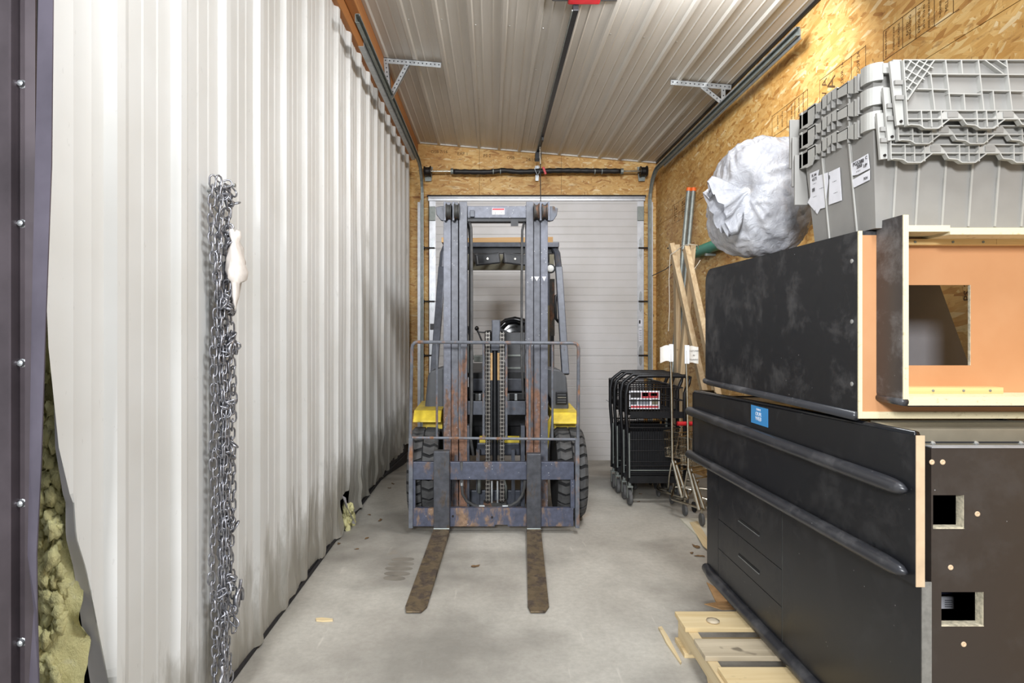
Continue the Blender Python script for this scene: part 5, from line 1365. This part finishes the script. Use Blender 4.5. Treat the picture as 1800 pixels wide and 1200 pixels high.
def sawhorse(lbl, ax, ay, bx, by, cx_, cy_, dx_, dy_, Y):
    """two hinged timber legs: front leg a->b, rear leg c->d (photo pixels at depth Y)"""
    A = px(ax, ay, Y); B = px(bx, by, Y-.55)
    root = thing('folded_sawhorse', lbl, 'sawhorse', (A.x, Y-.3, 0), 'folded timber sawhorses')
    B2 = A+(B-A)*((A.z-.01)/(A.z-B.z))
    MB().bar(A, B2, .040, .062, up=(0, 1, 0)).build('leg', 'stud_wood', root, bevel=.003)
    C_ = px(cx_, cy_, Y+.04); D_ = px(dx_, dy_, Y+.10); D2 = C_+(D_-C_)*((C_.z-.01)/(C_.z-D_.z))
    MB().bar(C_, D2, .040, .070, up=(0, 1, 0)).build('leg', 'beam_wood' if False else 'stud_wood', root, bevel=.003)
    MB().cyl(tuple((A+C_)/2-Vector((0, 0, .03))), 'x', .006, .11, 8).build('hinge_pin', 'bolt_dark', root)
    return root
s1 = sawhorse('folded timber sawhorse leaning at the chipboard wall, the one nearer the white door', 1180, 430, 1240, 700, 1189, 430, 1191, 640, 5.0)
s2 = sawhorse('folded timber sawhorse leaning at the chipboard wall, the one nearer the black counter', 1206, 436, 1246, 625, 1217, 430, 1206, 560, 4.75)
st = thing('tie_string', 'thin white string tied round the two folded sawhorses', 'string', (1.6, 4.7, 1.9))
MB().tube([px(1178, 448, 4.93), px(1190, 440, 4.88), px(1200, 432, 4.8), px(1212, 429, 4.7), px(1226, 431, 4.75), px(1228, 437, 4.8)], .0035, 5).build('string_loop', 'string', st)
MB().tube([px(1178, 448, 4.93), px(1176, 490, 4.93), px(1177, 540, 4.93), px(1175, 582, 4.93)], .003, 5).build('string_tail', 'string', st)
MB().tube([px(1218, 476, 4.66), px(1226, 465, 4.7), px(1231, 457, 4.7)], .003, 5).build('string_tail', 'string', st)
cb_ = MB().tube([Vector((1.80, YB-.02, 1.86)), Vector((1.84, 6.3, 1.90)), Vector((1.862, 5.9, 1.97)), Vector((1.873, 5.4, 2.03))], .005, 6).build('black_cable', 'bolt_dark', None, label='thin black cable stretched across the rear chipboard corner', cat='cable')

# ------------------------------------------------------------------ black nested carts
def cart():
    r = thing('stock_cart', 'x', 'cart', (1.2, 4.30, 0), 'nested black wire stock carts')
    Y = 4.30; xl, xr = .992, 1.425
    top = CH-(661-CY)/F*Y
    # end frame
    pl = [(xl-.006, Y, .17), (xl-.004, Y, .45), (xl-.02, Y, .66), (xl-.02, Y, .80), (xl-.005, Y+.0, .87), (xl+.03, Y, top-.03), (xl+.07, Y, top), (xl+.2, Y, top+.002), (xr-.03, Y, top), (xr+.01, Y, top-.01), (xr+.0, Y, top-.05), (xr-.03, Y, top-.12), (xr-.03, Y, .17)]
    MB().tube(pl, .0135, 8).build('end_frame', 'black_steel', r, smooth=True)
    MB().tube([(xl+.001, Y-.012, .20), (xl-.001, Y-.012, .52)], .006, 6).build('leg_glint', 'galvanized_dull', r, smooth=SM, label='pale strip imitating a glint down the leg')  # highlight on the black leg built as a pale metal strip
    D = .62
    # upper basket
    zb, zt = .66, .845
    m = MB()
    for (z, ins) in ((zb, .0), (zt, -.0), ((zb+zt)/2, 0)):
        m.tube([(xl+.01, Y+.012, z), (xr-.04, Y+.012, z), (xr-.07, Y+.36, z), (xl+.04, Y+.36, z)], .0045, 5, closed=True)
    k = 0
    while xl+.015+k*.022 < xr-.04:
        x = xl+.015+k*.022; m.tube([(x, Y+.012, zt), (x, Y+.012, zb), (x, Y+.36, zb)], .0022, 4); k += 1
    for i in range(14):
        yy = Y+.03+i*.025
        m.tube([(xl+.01+.03*i/14, yy, zt), (xl+.01+.03*i/14, yy, zb), (xr-.04-.03*i/14, yy, zb), (xr-.04-.03*i/14, yy, zt)], .0022, 4)
    m.build('upper_basket', 'black_wire', r)
    MB().box(xl+.012, xr-.04, Y+.006, Y+.010, zb-.035, zb+.012).build('basket_skirt', 'black_steel', r)
    # lower basket, deeper wire grid
    zb2, zt2 = .22, .55; m = MB()
    for z in (zb2, .30, .38, .46, zt2): m.tube([(xl+.015, Y+.05, z), (xr-.04, Y+.05, z), (xr-.10, Y+D, z), (xl+.15, Y+D, z)], .004, 4, closed=True)
    k = 0
    while xl+.02+k*.018 < xr-.04:
        x = xl+.02+k*.018; m.tube([(x, Y+.05, zt2), (x, Y+.05, zb2), (1.22+(x-1.22)*.55, Y+D, zb2)], .0021, 4); k += 1
    m.build('lower_basket', 'black_wire', r)
    MB().box(xl+.02, xr-.04, Y+.06, Y+.064, zb2-.02, zt2-.03).build('gate_panel', 'black_steel', r)
    m = MB(); m.bar((xl+.0, Y+.0, .185), (xr-.04, Y+.0, .185), .022, .05); m.bar((xl+.01, Y, .175), (xl+.16, Y+D, .175), .025, .03); m.bar((xr-.04, Y, .175), (xr-.09, Y+D, .175), .025, .03); m.bar((xl+.16, Y+D, .175), (xr-.09, Y+D, .175), .025, .03)
    m.build('base_frame', 'black_steel', r)
    for z in (.22, .25, .28): MB().tube([(xl+.01, Y-.002, z), (xr-.04, Y-.002, z)], .0035, 5).build('base_wire', 'galvanized_dull' if z == .25 else 'black_wire', r)
    for z in (.80, .70): MB().tube([(xl-.02, Y, z+.02), (xl+.012, Y+.012, z)], .004, 5).build('stay', 'black_wire', r)
    for (x, y, rr) in ((xl+.005, Y, .055), (xr-.03, Y, .055), (xl+.14, Y+.42, .05), (xr-.12, Y+.42, .05)):
        c_ = MB().lathe((x, y, rr+.001), 'x', [(-.013, rr*.5), (-.013, rr*.92), (-.008, rr), (.008, rr), (.013, rr*.92), (.013, rr*.5)], 20).build('caster', 'caster_rubber', r, smooth=SM)
        MB().cyl((x, y, rr+.001), 'x', rr*.5, .02, 14).build('wheel_disc', 'galvanized', c_)
        m = MB(); m.box(x-.018, x-.015, y-.014, y+.02, rr, rr*2+.02); m.box(x+.015, x+.018, y-.014, y+.02, rr, rr*2+.02); m.box(x-.02, x+.02, y-.02, y+.024, rr*2+.02, rr*2+.03); m.cyl((x, y, rr*2+.045), 'z', .011, .03, 10)
        m.build('fork_bracket', 'galvanized_dull', c_)
    return r
c1 = cart()
nm = ['front of the four nested black wire carts with an ad card in its basket', 'second from the front of the four nested black wire carts', 'third from the front of the four nested black wire carts', 'rearmost of the four nested black wire carts beside the white door']
for i, (dY, sdx) in enumerate(((.155, -.005), (.32, -.018), (.46, -.022))):
    k = copy_tree(c1); k.location = (1.2+sdx, 4.30+dY, 0); k['label'] = nm[i+1]
c1['label'] = nm[0]
# ad card in the front basket
a = px(1107, 719, 4.306); b = px(1160, 687, 4.306)
ad = MB().box(a.x, b.x, 4.316, 4.320, a.z, b.z).build('ad_card', 'paper', c1, label='printed advertising card behind the wires')
def adbox(u0, u1, v0, v1, mat): MB().box(a.x+(b.x-a.x)*u0, a.x+(b.x-a.x)*u1, 4.3150, 4.3158, a.z+(b.z-a.z)*v0, a.z+(b.z-a.z)*v1).build('printed_block', mat, ad)
adbox(.03, .38, .62, .92, 'ink'); adbox(.40, .97, .60, .92, 'red_print'); adbox(.42, .62, .70, .90, 'rag_cloth'); adbox(.70, .92, .72, .88, 'grey_plastic'); adbox(.03, .97, .06, .18, 'red_print'); adbox(.05, .25, .24, .54, 'grey_plastic'); adbox(.28, .68, .24, .54, 'grey_ink'); adbox(.74, .94, .24, .54, 'khaki_panel')

# ------------------------------------------------------------------ small chrome carts with flags
def minicart(x0, Y, lbl, txt, fdir, zf):
    """x0: X of the pole foot, Y: depth"""
    r = thing('kids_cart', lbl, 'cart', (x0+.15, Y+.15, zf), 'small chrome shopping carts with flag poles')
    knee = Vector((x0, Y, .37)); foot = Vector((x0+.055, Y-.05, .115))
    pole = MB().tube([knee, Vector((x0-.005, Y, .8)), Vector((x0-.014, Y, 1.13))], .0085, 8).build('flag_pole', 'chrome', r, smooth=SM)
    MB().tube([knee, foot], .013, 8).build('front_tube', 'chrome', r, smooth=SM); MB().tube([knee+Vector((.025, .02, -.01)), foot+Vector((.035, .01, .0))], .010, 8).build('front_tube', 'chrome', r, smooth=SM)
    m = MB(); m.tube([foot+Vector((.03, .0, .0)), (x0-.05, Y+.18, .115), (x0-.045, Y+.22, .115), (x0+.05, Y+.45, .13), (x0+.30, Y+.35, .13), (x0+.12, Y+.02, .12)], .008, 6)
    m.tube([(x0-.04, Y+.20, .12), (x0+.0, Y+.10, .14), (x0-.015, Y+.02, .26), knee+Vector((-.0, .01, 0))], .006, 6)
    m.tube([(x0+.02, Y+.0, .34), (x0+.30, Y+.22, .33)], .008, 6); m.tube([(x0+.04, Y, .30), (x0+.30, Y+.2, .28)], .005, 6)
    m.tube([(x0+.16, Y+.1, .31), (x0+.20, Y+.1, .16), (x0+.17, Y+.12, .13), (x0+.12, Y+.15, .14)], .006, 6)
    m.build('base_frame', 'chrome', r, smooth=SM)
    # wire basket
    T_ = [(x0-.045, Y+.05), (x0+.03, Y-.03), (x0+.33, Y+.12), (x0+.25, Y+.30)]; B_ = [(x0-.03, Y+.06), (x0+.04, Y+.0), (x0+.27, Y+.12), (x0+.20, Y+.25)]
    zt, zb = .56, .38; m = MB()
    for u in (0, .33, .66, 1):
        m.tube([(T_[i][0]*(1-u)+B_[i][0]*u, T_[i][1]*(1-u)+B_[i][1]*u, zt*(1-u)+zb*u) for i in range(4)], .0035 if u in (0, 1) else .002, 5, closed=True)
    for i in range(4):
        j = (i+1) % 4; nn = 6 if i % 2 == 0 else 16
        for k in range(nn+1):
            u = k/nn; m.tube([(T_[i][0]*(1-u)+T_[j][0]*u, T_[i][1]*(1-u)+T_[j][1]*u, zt), (B_[i][0]*(1-u)+B_[j][0]*u, B_[i][1]*(1-u)+B_[j][1]*u, zb)], .0018, 4)
    for k in range(12):
        u = k/11; m.tube([(B_[0][0]*(1-u)+B_[3][0]*u, B_[0][1]*(1-u)+B_[3][1]*u, zb), (B_[1][0]*(1-u)+B_[2][0]*u, B_[1][1]*(1-u)+B_[2][1]*u, zb)], .0018, 4)
    m.build('wire_basket', 'chrome', r)
    m = MB().tube([(x0+.03, Y+.04, .40), (x0+.07, Y+.08, .52), (x0+.10, Y+.10, .60), (x0+.12, Y+.09, .61)], .006, 6); m.build('handle_arm', 'chrome', r, smooth=SM)
    MB().tube([(x0+.06, Y+.085, .605), (x0+.30, Y+.10, .605)], .015, 10).build('handle', 'red_plastic', r, smooth=SM, label='red handle')
    for (x, y, rr) in ((foot.x+.015, foot.y, .040), (x0+.02, Y+.42, .038), (x0+.16, Y+.03, .036), (x0+.28, Y+.34, .038)):
        c_ = MB().lathe((x, y, zf+rr+.001), 'x', [(-.009, rr*.5), (-.009, rr*.92), (-.005, rr), (.005, rr), (.009, rr*.92), (.009, rr*.5)], 18).build('caster', 'caster_rubber' if x < x0+.08 else 'rubber_dark', r, smooth=SM)
        MB().tube([(x, y, zf+rr), (x, y, zf+rr*2+.03)], .006, 6).build('stem', 'chrome', c_)
    # sleeve and flag
    p = Vector((x0-.014, Y, 1.13))
    zt, zb = p.z+.035, p.z-.085
    sl = MB().box(p.x-.009, p.x+.019, Y-.008, Y+.008, zb, zt).build('flag_sleeve', 'white_print', r, bevel=.002)
    m = MB(); N = 6; 
    for i in range(N+1):
        u = i/N; x = p.x+(.018 if fdir > 0 else -.008)+fdir*u*.062; yy = Y+.012*math.sin(u*3); dz = .004*math.sin(u*5)-(.010*u if fdir < 0 else 0)
        for (s_, z) in ((0, zb+.004), (0, zt-.008)): m.v.append(Vector((x, yy, z+dz)))
        for (s_, z) in ((0, zb+.004), (0, zt-.008)): m.v.append(Vector((x, yy+.0015, z+dz)))
    for i in range(N):
        a_ = i*4; m.f += [(a_, a_+1, a_+5, a_+4), (a_+2, a_+6, a_+7, a_+3), (a_, a_+4, a_+6, a_+2), (a_+1, a_+3, a_+7, a_+5)]
    m.f += [(0, 2, 3, 1), (N*4, N*4+1, N*4+3, N*4+2)]
    fl = m.build('flag', 'flag_cloth', r)
    if txt:
        for s_, dz in (('CUSTOMER', .022), ('IN', -.006), ('TRAINING', -.034)):
            text('flag_text', s_, .0135, (p.x+.049, Y-.003, p.z-.025+dz), (PI/2, 0, 0), 'ink', fl, .0004, sx=.9)
minicart(1.245, 4.10, 'small chrome kids cart whose white flag points left towards the door', False, -1, .0)
minicart(1.275, 3.86, 'small chrome kids cart whose flag reads customer in training', True, 1, .012)
MB().box(1.255, 1.62, 3.38, 3.965, .0, .0115).build('floor_panel', 'white_board', None, bevel=.001, label='thin off-white panel lying on the floor under the chrome cart', cat='panel')

# ------------------------------------------------------------------ scraps on the floor
def slab_at(name, pts, z0, z1, mat, label, cat, Y=None):
    q = []
    for x, y in pts:
        Yp = F*(CH-z0)/(y-CY); q.append(((x-CX)/F*Yp, Yp))
    return MB().prism(q, 'z', z0, z1).build(name, mat, None, label=label, cat=cat)
slab_at('cardboard_scrap', [(1242, 1024), (1262, 1036), (1320, 1044), (1345, 1070), (1262, 1066), (1252, 1045)], .001, .006, 'cardboard', 'folded brown cardboard scrap on the floor behind the pallet', 'cardboard')
slab_at('cardboard_scrap', [(1238, 1062), (1280, 1056), (1330, 1060), (1340, 1070), (1270, 1072)], .001, .004, 'cardboard', 'torn brown cardboard strip lying against the rear pallet board', 'cardboard')
slab_at('wood_splinter', [(1157, 1105), (1163, 1103), (1175, 1122), (1198, 1166), (1196, 1168), (1170, 1130), (1166, 1121)], .001, .009, 'pine_y', 'long pale wood splinter on the concrete left of the pallet', 'splinter')
slab_at('wood_splinter', [(555, 1088), (566, 1087), (585, 1089), (585, 1092), (567, 1093), (556, 1092)], .001, .007, 'pine_x', 'short pale wood sliver on the floor near the ribbed wall', 'splinter')
slab_at('board_piece', [(1212, 918), (1226, 916), (1246, 950), (1244, 966), (1236, 960)], .0118, .014, 'pine_y', 'narrow pale board edge lying on the off-white floor panel', 'board')
random.seed(21); lm = []
def leaf_mesh(seed):
    random.seed(seed); m = MB(); pts = []
    for k in range(9):
        a = 2*PI*k/9; r = .011*(1+rnd(-.35, .35))*(1.5 if k in (0, 1) else 1); pts.append((r*math.cos(a), r*.6*math.sin(a)))
    m.v = [Vector((p_[0], p_[1], .001+.004*abs(math.sin(i*1.7)))) for i, p_ in enumerate(pts)]+[Vector((0, 0, .001))]+[Vector((p_[0], p_[1], .0003+.003*abs(math.sin(i*1.7)))) for i, p_ in enumerate(pts)]
    m.f = [(i, (i+1) % 9, 9) for i in range(9)]+[tuple(range(10, 19))[::-1]]+[(i, 10+i, 10+(i+1) % 9, (i+1) % 9) for i in range(9)]
    return m.mesh('dead_leaf', 'dead_leaf')
leaves = [leaf_mesh(s_) for s_ in (1, 2, 3)]
litter = ((834, 996, 'curled dead leaf on the concrete between the two forks', 1.4), (668, 915, 'dead leaf on the floor near the torn wall foot', 1.2), (650, 905, 'small brown scrap beside the torn wall foot', .9),
          (645, 946, 'brown leaf scrap below the torn wall foot', 1), (690, 850, 'dead leaf beside the left carriage end', 1), (684, 858, 'pale leaf scrap beside the left carriage end', .9),
          (1225, 962, 'largest dead leaf in the litter left of the counter', 1.8), (1232, 978, 'dead leaf against the counter foot', 1.3), (1216, 972, 'small dead leaf left of the counter litter', 1.0), (1125, 868, 'pale scrap on the floor before the black carts', .8),
          (1122, 882, 'tiny scrap nearest the camera before the black carts', .7), (596, 956, 'leaf scrap at the foot of the ribbed wall', 1.0), (628, 965, 'brown crumb on the floor right of the ribbed wall', .8))
for i, (x, y, lbl, s_) in enumerate(litter):
    Y = F*CH/(y-CY); o = bpy.data.objects.new('dead_leaf', leaves[i % 3]); COL.objects.link(o)
    o.location = ((x-CX)/F*Y, Y, .0005); o.rotation_euler = (0, 0, i*1.3); o.scale = (s_*1.3, s_*1.3, s_)
    tag(o, lbl, 'leaf', 'leaf litter on the concrete floor')
